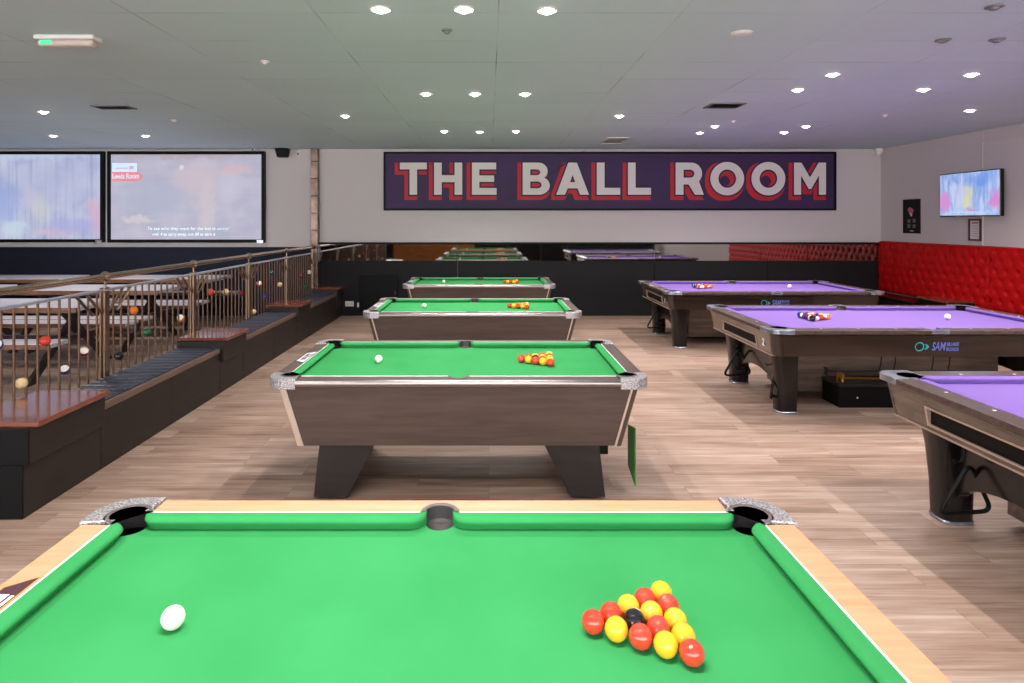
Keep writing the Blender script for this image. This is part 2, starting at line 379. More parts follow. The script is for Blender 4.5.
def bed_outline(a, b, w, pc, r, mc, rm):
    ai, bi = a - w, b - w
    pts = []
    def corner(sx, sy):
        cx, cy = a - pc, b - pc
        k = math.sqrt(max(r * r - (cx - ai) ** 2, 1e-6))
        a0 = math.degrees(math.atan2(-k, ai - cx)); a1 = math.degrees(math.atan2(bi - cy, -math.sqrt(max(r * r - (bi - cy) ** 2, 1e-6))))
        A = arc(cx, cy, r, a0, a1 - 360 if a1 > a0 else a1, 12)
        return [(sx * x, sy * y) for x, y in A]
    def mid(sy):
        c = b - mc; k = bi - c; h_ = math.sqrt(max(rm * rm - k * k, 1e-6)); a0 = math.degrees(math.atan2(k, h_)); a1 = 180 - a0
        A = arc(0, c, rm, a0, a1 - 360, 12)
        return [(x, sy * y) for x, y in A]
    pts += corner(1, 1) + mid(1) + list(reversed(corner(-1, 1))) + corner(-1, -1) + list(reversed(mid(-1))) + list(reversed(corner(1, -1)))
    return pts

def pocket_mesh(r, ro, zt, h, cx, cy, a0, a1, ring_top=.004):
    mb = MB(); n = 18
    ar = [R(a0 + (a1 - a0) * i / n) for i in range(n + 1)]
    c = lambda t, rr, z: (cx + rr * math.cos(t), cy + rr * math.sin(t), z)
    mb.mi = 1       # leather ring on top
    mb.loft([[c(t, r + .001, zt + .001), c(t, r + .004, zt + ring_top), c(t, ro - .003, zt + ring_top), c(t, ro, zt), c(t, ro, zt - .012), c(t, r + .001, zt - .012)] for t in ar])
    mb.mi = 0
    vs = []; fs = []                                  # wall behind the mouth
    for t in ar: vs += [c(t, r, zt), c(t, r, zt - h - .002)]
    for i in range(n): fs.append((2 * i, 2 * i + 1, 2 * i + 3, 2 * i + 2))
    mb.add(vs, fs)
    k_ = math.hypot(cx, cy); ux, uy = (-cx / k_, -cy / k_) if abs(cx) > .01 else (0, -math.copysign(1, cy))
    sh = lambda x, y, z: (x + ux * max(0, -h - .004 - z) * .9, y + uy * max(0, -h - .004 - z) * .9, z)
    mb.lathe([(r * .6, -.085), (r * .85, -.07), (r + .001, -h - .002)], 24, (cx, cy, zt), sh)
    mb.f.pop(); mb.m.pop()                            # open top
    return mb

def table_top(root, a, b, zt, w, D, jaw, pc, r, mc, rm, cloth, rail, cast, ext, curved, ring_w, h=.037, cast_mid=False):
    MB().prism(bed_outline(a, b, w, pc, r, mc, rm), zt - h - .02, zt - h).build('bed', cloth, root)
    g = .040 if curved else .05
    e = ext - .012
    for sy in (1, -1):
        for sx in (1, -1):
            mb = MB(); cushion(mb, (a - e) - g, D, jaw, zt, lambda s_, y, z: (sx * (g + s_), sy * (b - w - y), z), curved, h)
            mb.build('cushion', cloth, root, smooth=50)
    for sx in (1, -1):
        mb = MB(); cushion(mb, 2 * (b - e), D, jaw, zt, lambda s_, y, z: (sx * (a - w - y), -(b - e) + s_, z), curved, h)
        mb.build('cushion', cloth, root, smooth=50)
    rt = .045 if curved else .034
    for sy in (1, -1):
        c = b - mc; ro = rm + ring_w; k = b - w - c; hx = math.sqrt(max(ro * ro - k * k, 1e-6)); a0 = math.degrees(math.atan2(k, hx))
        poly = [(-(a - ext), b), (-(a - ext), b - w)] + list(reversed(arc(0, c, ro, a0, 180 - a0, 14))) + [(a - ext, b - w), (a - ext, b)]
        MB().prism([(x, sy * y) for x, y in poly], zt - rt, zt).build('rail', rail, root, bevel=.006, seg=3)
    for sx in (1, -1):
        poly = [(a, -(b - ext)), (a, b - ext), (a - w, b - ext), (a - w, -(b - ext))]
        MB().prism([(sx * x, y) for x, y in poly], zt - rt, zt).build('rail', rail, root, bevel=.006, seg=3)
    # pockets: leather cups with a ring round the back of each mouth
    for sx in (1, -1):
        for sy in (1, -1):
            base = math.degrees(math.atan2(sy, sx))
            pocket_mesh(r, r + ring_w, zt, h, sx * (a - pc), sy * (b - pc), base - 112, base + 112, .008 if curved else .004).build('pocket', [M['leather'], M['leather_ring']], root, smooth=40)
    for sy in (1, -1):
        pocket_mesh(rm, rm + ring_w, zt, h, 0, sy * (b - mc), sy * 90 - 92, sy * 90 + 92).build('pocket', [M['leather'], M['leather_ring']], root, smooth=40)
    # corner castings
    for sx in (1, -1):
        for sy in (1, -1):
            q = .010 if curved else .004; rc = .115 if curved else .085; CL = .006 if curved else .005
            o = [(-q + 0, ext)] + [(-q + rc - rc * math.cos(R(t)), -q + rc - rc * math.sin(R(t))) for t in range(0, 91, 10)] + [(ext, -q)]
            ri = r + ring_w * .9
            k = math.sqrt(max(ri * ri - (pc - w) ** 2, 1e-6))
            aa = math.degrees(math.atan2(-(pc - w), k)); ab = math.degrees(math.atan2(k, -(pc - w)))
            inner = [(ext - .012, w)] + [(pc + ri * math.cos(R(t)), pc + ri * math.sin(R(t))) for t in [aa + (ab - 360 - aa) * i / 14 for i in range(15)]] + [(w, ext - .012)]
            poly = o + inner
            MB().prism([(sx * (a - u), sy * (b - v)) for u, v in poly], zt - (.054 if curved else .034), zt + CL).build('corner_casting', cast, root, bevel=.004, seg=2)

def green_table(loc, L, rail, label, edge=True, flap=False, plaque=True, leg=True):
    a, b, zt = L / 2, .61, .755
    root = thing('pool_table', label, 'pool table', loc)
    table_top(root, a, b, zt, .087, .052, .05, .112, .05, .085, .043, M['green'], rail, M['chrome'], .165, True, .016)
    # silver edge strips along the outside of the rails
    if edge:
        for sy in (1, -1):
            pr = [(0, -.003), (.009, -.01), (.012, -.028), (.008, -.046), (0, -.05)]
            mb = MB(); mb.loft([[(x, sy * (b + y), zt + z * .86) for y, z in pr] for x in (-(a - .163), a - .163)]); mb.build('edge_strip', M['alu'], root, smooth=60)
        for sx in (1, -1):
            mb = MB(); mb.loft([[(sx * (a + y), yy, zt + z) for y, z in pr] for yy in (-(b - .163), b - .163)]); mb.build('edge_strip', M['alu'], root, smooth=60)
    e = .16
    for sy in (1, -1):
        for sx in (1, -1):
            MB().box(min(sx * .062, sx * (a - e)), max(sx * .062, sx * (a - e)), min(sy * (b - .0915), sy * (b - .0865)), max(sy * (b - .0915), sy * (b - .0865)), zt - .01, zt + .0025).build('cloth_strip', M['pearl'], root)
    for sx in (1, -1):
        MB().box(min(sx * (a - .0915), sx * (a - .0865)), max(sx * (a - .0915), sx * (a - .0865)), -(b - e), b - e, zt - .01, zt + .0025).build('cloth_strip', M['pearl'], root)
    z1, z0 = zt - .045, .335
    ta, tb, ba, bb = a - .05, b - .055, a - .135, b - .135
    q = lambda x, y, z: [(-x, -y, z), (x, -y, z), (x, y, z), (-x, y, z)]
    mb = MB(); mb.hexa(q(ba, bb, z0), q(ta, tb, z1)); mb.f.pop(1); mb.m.pop(1)
    mb.build('cabinet', M['walnut'] if edge else M['walnut'], root)
    for sx in (1, -1):
        for sy in (1, -1):
            def P(u, v, z):
                k = (z - z0) / (z1 - z0); return (sx * (ba + (ta - ba) * k - u), sy * (bb + (tb - bb) * k - v), z)
            prof = [(-.004, .034), (-.004, .004), (.004, -.004), (.026, -.004), (.026, .006), (.012, .006), (.006, .012), (.006, .034)]
            cp = MB().loft([[P(u, v, z) for u, v in prof] for z in (z0 - .002, z1)]).build('corner_post', M['cream_trim'] if (flap and sx < 0 and sy < 0) else M['post_dark'], root)  # second table's near left post is paler: reflected light put into its colour
            prof = [(.026, .004), (.026, -.007), (.038, -.007), (.038, .004)]
            MB().loft([[P(u, v, z) for u, v in prof] for z in (z0 - .002, z1)]).build('corner_trim', M['cream_trim'], root)
            if leg:
                cx = lambda x: sx * x
                t_ = [(cx(.50), sy * .45), (cx(.83), sy * .45), (cx(.83), sy * .24), (cx(.50), sy * .24)]
                b_ = [(cx(.665), sy * .44), (cx(.868), sy * .44), (cx(.868), sy * .29), (cx(.665), sy * .29)]
                lg = MB().hexa([(x, y, .015) for x, y in b_], [(x, y, z0 + .002) for x, y in t_]).build('leg', M['leg_dark'], root, bevel=.004)
                MB().lathe([(.03, 0), (.03, .012), (.015, .016)], 16, (sx * .77, sy * .365, 0)).build('foot', M['black'], lg)
    if plaque:
        for sx in (-1,):
            # trapezoid maker's plate let into the middle of each end rail
            pl = [(.006, -.17), (.006, .17), (.070, .12), (.070, -.12)]
            pm = MB().prism([(sx * (a - .087 + u), v) for u, v in pl], zt - .002, zt + .0016).build('plaque', M['plaque_edge'] if not edge else M['steel'], root)
            pl = [(.010, -.16), (.010, .16), (.064, .114), (.064, -.114)]
            MB().prism([(sx * (a - .087 + u), v) for u, v in pl], zt, zt + .0026).build('plate_face', M['plaque'] if not edge else M['pearl'], pm)
            mk = MB()
            for v0, v1, u0, u1 in ((-.09, -.02, .022, .052), (0.0, .085, .028, .054), (-.01, .08, .013, .021)):
                mk.prism([(sx * (a - .087 + u), v) for u, v in ((u0, v0), (u0, v1), (u1, v1), (u1, v0))], zt + .0026, zt + .0034)
            mk.build('marking', M['pearl'] if not edge else M['print_grey'], pm)
    if flap:
        MB().box(.80, .90, -.36, -.22, .24, .34).build('coin_tray', M['black'], root, bevel=.004)
        MB().hexa([(1.062, -.36, .05), (1.069, -.36, .05), (1.069, -.16, .10), (1.062, -.16, .10)], [(1.062, -.36, .40), (1.069, -.36, .40), (1.069, -.16, .36), (1.062, -.16, .36)]).build('green_flap', tagmat('green_board', (40, 150, 60)), root)
    return root
def tagmat(n, c):
    if n not in M: M[n] = mat(n, c, .5)
    return M[n]
GT = {}
GT['nearest'] = green_table((-.152, 1.44, 0), 2.12, M['maple'], 'nearest pool table with pale maple rails and green cloth', edge=False)
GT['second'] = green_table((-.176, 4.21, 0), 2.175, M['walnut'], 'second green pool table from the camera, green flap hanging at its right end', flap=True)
GT['third'] = green_table((-.165, 6.846, 0), 2.165, M['walnut'], 'third green pool table from the camera, with dark cabinet and silver corners')
GT['farthest'] = green_table((-.142, 9.596, 0), 2.17, M['walnut'], 'farthest green pool table, closest to the dark back wall')

def rod_triangle(root, x, y, z, s, rz, m, tilt=0):
    C3 = [(0, s * .866), (s / 2, 0), (-s / 2, 0)]; rr = .04; order = []
    for i in range(3):                      # rounded corners: quadratic bends between the straight sides
        p0, p1, p2 = Vector(C3[i - 1]), Vector(C3[i]), Vector(C3[(i + 1) % 3])
        a_ = p1 + (p0 - p1).normalized() * rr * 1.6; b_ = p1 + (p2 - p1).normalized() * rr * 1.6
        for k in range(7): t = k / 6; order.append(tuple(a_ * (1 - t) ** 2 + p1 * 2 * t * (1 - t) + b_ * t * t))
    return MB().tube([(u, 0, v) for u, v in order], .011, 8, closed=True)

PL, PW = 2.80, 1.60
def purple_table(loc, label, number=None, logo=True):
    a, b, zt = PL / 2, PW / 2, .755
    root = thing('pool_table', label, 'pool table', loc)
    table_top(root, a, b, zt, .125, .050, .05, .135, .062, .10, .062, M['purple'], M['gloss_rail'], M['steel'], .20, False, .012, h=.036)
    for sy in (1, -1):
        for k in (-3, -2, -1, 1, 2, 3):
            MB().lathe([(.0085, 0), (.0085, .0014), (.004, .0018)], 14, (k * .314, sy * (b - .085), zt)).build('sight', M['pearl'], root)
        mb = MB().prism([(-.075, sy * (b + .004)), (.075, sy * (b + .004)), (.075, sy * (b - .03)), (-.075, sy * (b - .03))], zt - .03, zt + .004)
        mb.build('side_casting', M['steel'], root, bevel=.004)
    for sx in (1, -1):
        for k in (-1, 0, 1):
            MB().lathe([(.0085, 0), (.0085, .0014), (.004, .0018)], 14, (sx * (a - .085), k * .318, zt)).build('sight', M['pearl'], root)
    z1, z0 = zt - .045, .53
    ax = lambda z: a - .03 - (z1 - z) * .17
    bx = lambda z: b - .03 - (z1 - z) * .12
    # long aprons
    for sy in (1, -1):
        c = lambda z: [(-(ax(z) - .07), sy * bx(z), z), (ax(z) - .07, sy * bx(z), z), (ax(z) - .07, sy * (bx(z) - .04), z), (-(ax(z) - .07), sy * (bx(z) - .04), z)]
        MB().hexa(c(z0), c(z1)).build('side_apron', M['gloss_wood'], root)
    # rounded corner blocks
    for sx in (1, -1):
        for sy in (1, -1):
            def rg(z):
                X, Y, rr = ax(z), bx(z), .06
                o = [(X - rr + rr * math.cos(R(t)), Y - rr + rr * math.sin(R(t))) for t in range(0, 91, 10)]
                o += [(X - .073, Y), (X - .073, Y - .073), (X, Y - .073)]
                return [(sx * x, sy * y, z) for x, y in o]
            MB().loft([rg(z0), rg(z1)]).build('corner_block', M['gloss_wood'], root, smooth=35)
    # end aprons with the ball-return slot
    for sx in (1, -1):
        mb = MB(); yw = b - .103
        for y0, y1, za, zb in ((-yw, yw, .648, z1), (-yw, yw, z0, .562), (-yw, -.40, .562, .648), (.40, yw, .562, .648)):
            q = lambda z: [(sx * (ax(z) - .04), y0, z), (sx * ax(z), y0, z), (sx * ax(z), y1, z), (sx * (ax(z) - .04), y1, z)]
            mb.hexa(q(za), q(zb))
        ap = mb.build('end_apron', M['gloss_end'], root)
        fr = MB()
        for y0, y1, za, zb in ((-.412, .412, .646, .657), (-.412, .412, .553, .564), (-.412, -.398, .564, .646), (.398, .412, .564, .646)):
            q = lambda z: [(sx * (ax(z) - .03), y0, z), (sx * (ax(z) + .006), y0, z), (sx * (ax(z) + .006), y1, z), (sx * (ax(z) - .03), y1, z)]
            fr.hexa(q(za), q(zb))
        fr.build('slot_frame', M['tan_frame'], ap)
        MB().box(min(sx * 1.18, sx * 1.34), max(sx * 1.18, sx * 1.34), -.40, .40, .555, .655).build('ball_tray', M['black'], ap)
        bt = MB()
        q = lambda z: [(sx * (ax(z) - .03), -yw, z), (sx * (ax(z) + .008), -yw, z), (sx * (ax(z) + .008), yw, z), (sx * (ax(z) - .03), yw, z)]
        bt.hexa(q(.522), q(.532)); bt.build('bottom_trim', M['tan_frame'], ap)
    # legs with metal feet, arch panels and the ball-return case between them
    lx, ly = a - .25, b - .29
    for sx in (1, -1):
        for sy in (1, -1):
            def sec(hx, hy, dx, z):
                o = []
                for t in range(0, 360, 15):
                    cs, sn = math.cos(R(t)), math.sin(R(t)); p = .55
                    o.append((sx * (lx + dx) + hx * math.copysign(abs(cs) ** p, cs), sy * ly + hy * math.copysign(abs(sn) ** p, sn), z))
                return o
            lg = MB().loft([sec(.085, .082, 0, .02), sec(.09, .086, 0, .2), sec(.10, .095, .01, .4), sec(.115, .105, .02, z0 + .003)]).build('leg', M['gloss_dark'], root, smooth=60)
            MB().loft([sec(.088, .085, 0, 0), sec(.09, .087, 0, .014), sec(.086, .083, 0, .02)]).build('foot', M['steel'], lg, smooth=40)
        ar = [(-ly, z0), (-ly, .10)] + [(-(ly - .06) * math.cos(R(t)), .10 + .19 * math.sin(R(t))) for t in range(0, 181, 12)] + [(ly, .10), (ly, z0)]
        MB().prism(ar, -.03, .03, lambda u, v, z: (sx * lx + z, u, v)).build('arch_panel', M['gloss_dark'], root)
    MB().box(-.88, 1.08, -.05, .46, .05, z0).build('return_case', M['case_wood'], root, bevel=.006)
    MB().box(-.94, .94, .10, .24, .07, .22).build('stretcher', M['black'], root, bevel=.01)
    MB().box(-ax(z1) + .05, ax(z1) - .05, -bx(z1) + .05, bx(z1) - .05, z0 - .004, z0 + .006).build('underside', M['black'], root)
    yf = -bx((z1 + z0) / 2)
    rotx = (R(90) + math.atan(.12), 0, 0)
    if logo:
        lg = MB(); zc = .614
        fn = lambda u, v, dz=.0: (u, -bx(zc + v) - .0012 - dz, zc + v)
        # ring with an arrow-shaped tail
        n = 28
        vs = []; fs = []
        for i in range(n):
            t = 2 * math.pi * i / n
            for rr in (.030, .039): vs.append(fn(-.146 + rr * math.cos(t), rr * math.sin(t)))
        for i in range(n): j = (i + 1) % n; fs.append((2 * i, 2 * i + 1, 2 * j + 1, 2 * j))
        lg.add(vs, fs)
        pts = [(-.052, .022), (-.030, .020), (-.008, .004), (-.008, -.006), (-.032, -.024), (-.050, -.020), (-.032, -.006), (-.032, .004)]
        lg.add([fn(p_[0] - .058, p_[1]) for p_ in pts], [tuple(range(len(pts)))])
        lo = lg.build('logo', M['teal'], root)
        text_obj('lettering', 'SAM', .098, M['logo_blue'], lo, (.009, yf - .003, zc), rotx, bold=.002, shear=.18, width=.60)
        text_obj('lettering', 'BILLARES', .041, M['logo_blue'], lo, (.127, yf - .003 - .0028, zc + .020), rotx, bold=.0012, width=.62)
        text_obj('lettering', 'BILLIARDS', .041, M['logo_blue'], lo, (.127, yf - .003 + .0022, zc - .022), rotx, bold=.0012, width=.56)
    if number:
        xe = -ax(.63) - .003
        text_obj('number', number, .085, M['pearl'], root, (xe, -.56, .615), (R(90), 0, R(-90)), bold=.003)
    # wire hooks under the near apron that carry the rest
    for k in (-.42, -.30, .02, .16):
        pth = [(k + .02, -.66, z0), (k + .015, -.66, .45), (k, -.665, .405), (k - .004, -.69, .385), (k - .01, -.715, .40)]
        MB().tube(pth, .0045, 6).build('hook', M['rod'], root, smooth=60)
    # hooks at the end for the ball racks
    for sy in (-.45, .30):
        MB().tube([(-a + .16, sy, z0), (-a + .16, sy, .44), (-a + .15, sy, .40), (-a + .12, sy, .39), (-a + .11, sy, .41)], .006, 6).build('hook', M['rod'], root, smooth=60)
    return root
PT = {}
PT['near'] = purple_table((3.722, 3.02, 0), 'nearest purple pool table, cut off by the right frame edge')
PT['mid'] = purple_table((3.725, 6.03, 0), 'middle purple pool table, number 2 on its end, cue rests hanging under it', '2')
PT['far'] = purple_table((3.66, 8.86, 0), 'farthest purple pool table, closest to the back wall and red bench', '1')

# triangles (ball racks) hung under the left ends of the purple tables
tri = None
def hang(x, y, z, rz, lab, s=.32):
    o = rod_triangle(None, 0, 0, 0, s, 0, M['rod']).build('ball_rack_triangle', M['rod'], smooth=60)
    o.location = (x, y, z); o.rotation_euler = (R(6), 0, rz)
    tag(o, lab, 'ball rack', 'black triangle racks hung under the purple tables')
hang(2.50, 3.33, .125, R(8), 'black triangle rack by the back leg of the nearest purple table')
hang(2.52, 2.60, .10, R(30), 'black triangle rack under the nearest purple table, at the right frame edge')
hang(2.48, 6.33, .125, R(14), 'black triangle rack by the back leg of the middle purple table')
hang(2.50, 5.60, .125, R(62), 'black triangle rack under the front corner of the middle purple table')
hang(2.42, 9.16, .125, R(14), 'black triangle rack under the left end of the farthest purple table')

# cue rests
t = thing('cue_rest', 'dark cue rest with cross head hanging under the middle purple table front', 'cue rest', (3.52, 5.325, .398))
MB().tube([(-.68, 0, 0), (.75, 0, 0)], .008, 10).build('shaft', M['rod'], t, smooth=60)
h_ = MB()
for s in (1, -1): h_.tube([(-.69, -.028, -.03 * s), (-.69, .0, 0), (-.69, .028, .03 * s)], .006, 6)
h_.tube([(-.69, 0, -.035), (-.69, 0, .035)], .006, 6)
h_.build('cross_head', M['rod'], t)
t = thing('spider_rest', 'brass cue rest with spider head lying on the black box', 'cue rest', (3.5, 5.70, .250))
MB().tube([(-.34, 0, 0), (.9, 0, -.022)], .010, 10).build('shaft', M['brass'], t, smooth=60)
h_ = MB(); h_.tube([(-.345, -.045, -.026), (-.345, -.035, .04), (-.345, 0, .055), (-.345, .035, .04), (-.345, .045, -.026)], .009, 8); h_.tube([(-.36, 0, .02), (-.31, 0, .02)], .016, 8)
h_.build('spider_head', M['brass'], t, smooth=60)
t = thing('storage_box', 'low black box on the floor under the middle purple table', 'box', (3.55, 5.78, 0))
MB().box(-.44, .5, -.15, .14, 0, .185).build('body', M['black'], t, bevel=.006)
MB().box(-.445, .505, -.155, .145, .185, .214).build('lid', M['black_gloss'], t, bevel=.004)
MB().lathe([(.007, 0), (.007, .004)], 12, (0, 0, 0)).build('rivet', M['pearl'], t, loc=(-.28, -.151, .09), rot=(R(90), 0, 0))

# ------------------------------------------------------------------ pool balls
BR = .02615
ball_mesh = {}
def ball_of(key, r=BR):
    kk = (key, r)
    if kk not in ball_mesh:
        if key.startswith('stripe_'):
            m2 = M['ball_' + key[7:]]; mb = MB(); k = 16
            pr = [(max(r * math.sin(math.pi * i / k), 1e-5), -r * math.cos(math.pi * i / k)) for i in range(k + 1)]
            mb.lathe(pr, 24); me = mb.mesh('stripe_ball', [M['ball_white'], m2], 180)
            for p_ in me.polygons:
                p_.material_index = 1 if abs(p_.center.z) < r * .52 else 0
        else: me = MB().ball(r).mesh(key, M['ball_' + key], 180)
        ball_mesh[kk] = me
    return ball_mesh[kk]
def put_ball(key, x, y, z, name, label, group, rot=None, r=BR):
    o = bpy.data.objects.new(name, ball_of(key, r)); COL.objects.link(o); o.location = (x, y, z)
    o.rotation_euler = rot or (random.uniform(0, 3), random.uniform(0, 3), random.uniform(0, 3))
    return tag(o, label, 'ball', group)
RACK = [['red'], ['yellow', 'red'], ['red', 'black', 'yellow'], ['yellow', 'red', 'yellow', 'red'], ['red', 'yellow', 'yellow', 'red', 'yellow']]   # each row from the camera side back
ORD = {1: [''], 2: ['near', 'far'], 3: ['near', 'middle', 'far'], 4: ['near', 'second', 'third', 'far'], 5: ['near', 'second', 'middle', 'fourth', 'far']}
ROWN = ['apex', 'second', 'third', 'fourth', 'last']
zb = .755 - .037 + BR + .0005
for nm, ty, ax_, tilt, cx_ in (('nearest', 1.442, .2366, 1.5, -.726), ('second', 4.212, .214, -3, -.731), ('third', 6.87, .222, -3, -.703), ('farthest', 9.60, .235, 0, -.685)):
    sp = .0545
    for i, row in enumerate(RACK):
        for j, c in enumerate(row):
            dx, dy = i * sp * .866, (j - i / 2) * sp
            x = ax_ + dx * math.cos(R(tilt)) - dy * math.sin(R(tilt)); y = ty + dx * math.sin(R(tilt)) + dy * math.cos(R(tilt))
            if i == 0: lab = 'red ball at the left tip of the rack on the %s green table' % nm
            elif c == 'black': lab = 'black ball in the centre of the rack on the %s green table' % nm
            else: lab = '%s ball, %s in the %s row of the rack on the %s green table' % (c, ORD[i + 1][j], ROWN[i], nm)
            o = put_ball(c, x, y, zb, c + '_ball', lab, 'racked balls on the %s green table' % nm)
            if c == 'black':
                o.rotation_euler = (R(-25), R(28), 0)
                MB().lathe([(.0085, BR * .93), (.006, BR * 1.0), (.001, BR * 1.012)], 16).build('number_spot', M['ball_white'], o, smooth=60)
    put_ball('white', cx_, 1.457 if nm == 'nearest' else (4.2 if nm == 'second' else ty), zb, 'cue_ball', 'white cue ball on the left half of the %s green table' % nm, None)
POOL = [['orange'], ['stripe_red', 'yellow'], ['red', 'black', 'stripe_orange'], ['stripe_blue', 'red', 'stripe_yellow', 'maroon'], ['black', 'stripe_maroon', 'purple', 'stripe_green', 'blue']]
PCN = {'orange': 'orange', 'stripe_red': 'red striped', 'yellow': 'yellow', 'red': 'red', 'black': 'black', 'stripe_orange': 'orange striped', 'stripe_blue': 'blue striped',
       'stripe_yellow': 'yellow striped', 'maroon': 'maroon', 'stripe_maroon': 'maroon striped', 'purple': 'purple', 'stripe_green': 'green striped', 'blue': 'blue'}
PB = .0286
zp = .755 - .036 + PB + .0005
for nm, ax_, ty, qx in (('middle', 3.235, 6.06, 4.37), ('farthest', 3.115, 8.9, 4.21)):
    for i, row in enumerate(POOL):
        for j, c in enumerate(row):
            x = ax_ - i * .0585 * .866; y = ty + (j - i / 2) * .0585
            if nm == 'farthest' and i == 4 and c == 'black': c = 'stripe_red'
            where = 'at the right tip' if i == 0 else '%s in the %s row' % (ORD[i + 1][j], ROWN[i])
            put_ball(c, x, y, zp, 'striped_ball' if c.startswith('stripe') else c + '_ball', '%s ball, %s of the rack on the %s purple table' % (PCN[c], where, nm), 'racked balls on the %s purple table' % nm, r=PB)
    put_ball('white', qx, ty - .02, zp, 'cue_ball', 'white cue ball on the right half of the %s purple table' % nm, None, r=PB)

# ------------------------------------------------------------------ left booth: seats and side tables along the railing
XF = -2.588
def seat_unit(y0, y1, label):
    t = thing('bench', label, 'bench', (XF, y0, 0), 0, 'bench seats along the railing')
    L_ = y1 - y0 - .004
    n = 2; 
    b = MB()
    for k in range(n): b.box(-.42, 0, k * L_ / n + .002, (k + 1) * L_ / n - .002, 0, .385)
    b.build('base', M['bench_wood'], t, bevel=.003)
    MB().box(-.03, .006, 0, L_, .385, .435).build('seat_edge', M['bench_lip'], t, bevel=.01)
    c = MB()                                   # ribbed cushion
    nr = int(L_ / .105)
    vs = []
    for k in range(nr):
        ya, yb = k * L_ / nr, (k + 1) * L_ / nr
        prof = [(ya, .385), (ya, .428), (ya + .012, .438), ((ya + yb) / 2, .442), (yb - .012, .438), (yb, .428), (yb, .385)]
        c.loft([[(x, y, z) for y, z in prof] for x in (-.415, -.031)])
    c.build('cushion', M['seat'], t, smooth=50)
def side_table(y0, y1, label, side=1, x0=XF, wood='bench_wood', base_h=.499, W=.42):
    t = thing('bench_table', label, 'side table', (x0, y0, 0), 0, 'side tables built into the benches')
    L_ = y1 - y0 - .004
    s = side
    bx_ = lambda a, b: (min(s * a, s * b), max(s * a, s * b))
    MB().box(*bx_(-W, .0), 0.0, L_, 0, .30).build('base', M[wood], t, bevel=.003)
    MB().box(*bx_(-W, .030), 0.004, L_, .30, base_h).build('box', M[wood], t, bevel=.003)
    MB().box(*bx_(-W, .062), .02, L_ + .002, base_h, base_h + .032).build('tabletop', M['table_red'], t, bevel=.008)
    return t
st = side_table(3.53, 4.23, 'nearest red-brown side table at the near end of the left bench')
MB().box(-.42, -.002, -.012, .0, 0, .30).build('end_shade', M['black'], st, bevel=.002)  # added black sheets: shade of the unlit near end put into colour
MB().box(-.42, .028, -.009, .004, .30, .499).build('end_shade', M['black'], st, bevel=.002)
seat_unit(4.23, 6.10, 'navy bench seat just behind the nearest side table by the railing')
side_table(6.10, 6.69, 'second red-brown side table along the left bench')
seat_unit(6.69, 8.51, 'navy bench seat between the second and third side tables by the railing')
side_table(8.51, 9.09, 'third red-brown side table along the left bench')
seat_unit(9.09, 10.72, 'dark bench seat between the third side table and the farthest one')
side_table(10.72, 11.13, 'farthest side table of the left bench, against the back wall')

# ------------------------------------------------------------------ bronze railing with pool balls on its bars
rl = thing('railing', 'bronze railing with pool balls on its bars behind the left bench', 'railing', (-3.06, 5.055, 0))
def rlp(mb, name, m, smooth=None, bevel=0): 
    o = mb.build(name, m, rl, smooth=smooth, bevel=bevel); return o
PY = [-1.512 + 1.512 * k for k in range(6)]
y_a, y_b = PY[0], 6.05 - .0
rlp(MB().tube([(0, y_a - .02, 1.215), (0, 5.97, 1.215)], .024, 16), 'handrail', M['handrail'], 60)
rlp(MB().box(-.022, .022, y_a, 5.97, 1.10, 1.118), 'top_rail', M['pale_rail'], bevel=.004)
rlp(MB().box(-.015, .015, y_a, 5.97, .10, .12), 'bottom_rail', M['bronze_dark'])
me_post = None
for yy in PY[:5] + [5.95]:
    po = MB(); po.box(-.018, -.004, -.05, -.012, 0, 1.13); po.box(-.018, -.004, .012, .05, 0, 1.13); po.box(-.004, .018, -.032, .032, 0, 1.13)
    o = po.build('post', M['bronze'], rl, bevel=.003, loc=(0, yy, 0))
    MB().tube([(0, 0, 1.12), (0, 0, 1.2)], .010, 10).build('neck', M['handrail'], o, smooth=60)
    MB().ball(.041, (0, 0, 1.215), 18, 12).build('finial', M['handrail'], o, smooth=180)
bar = MB().tube([(0, 0, .11), (0, 0, 1.1)], .0085, 8).mesh('baluster', M['bronze_dark'], 60)
n_bal = 0
for k in range(5):
    for i in range(1, 14):
        yy = PY[k] + i * .108
        if yy > 5.9: continue
        o = bpy.data.objects.new('baluster', bar); COL.objects.link(o); o.parent = rl; o.location = (0, yy, 0); n_bal += 1
    for s, y0 in ((1, PY[k]), (-1, PY[k] + 1.512)):
        if y0 > 6.1: continue
        if s == -1 and y0 > 5.9: y0 = 5.95
        for d_ in (0, .12):
            mb = MB(); mb.tube([(0, y0 + s * (.04 + d_), .93 - 0 * d_), (0, y0 + s * (.24 + d_), 1.1)], .012, 6)
            rlp(mb, 'brace', M['bronze'], 60)
rb = {}
def rail_ball(y, z, key):
    o = bpy.data.objects.new('ball', ball_of(key, .036)); COL.objects.link(o); o.parent = rl; o.location = (0.0, y - 5.055, z)
    o.rotation_euler = (random.uniform(.6, 1.2), random.uniform(.2, .8), 0); tag(o, {'red': 'red ball', 'orange': 'orange ball', 'cream': 'cream ball', 'blue': 'blue ball', 'black': 'black ball', 'green': 'dark green ball', 'maroon': 'maroon ball', 'white': 'white ball'}.get(key, 'white and dark striped ball'))
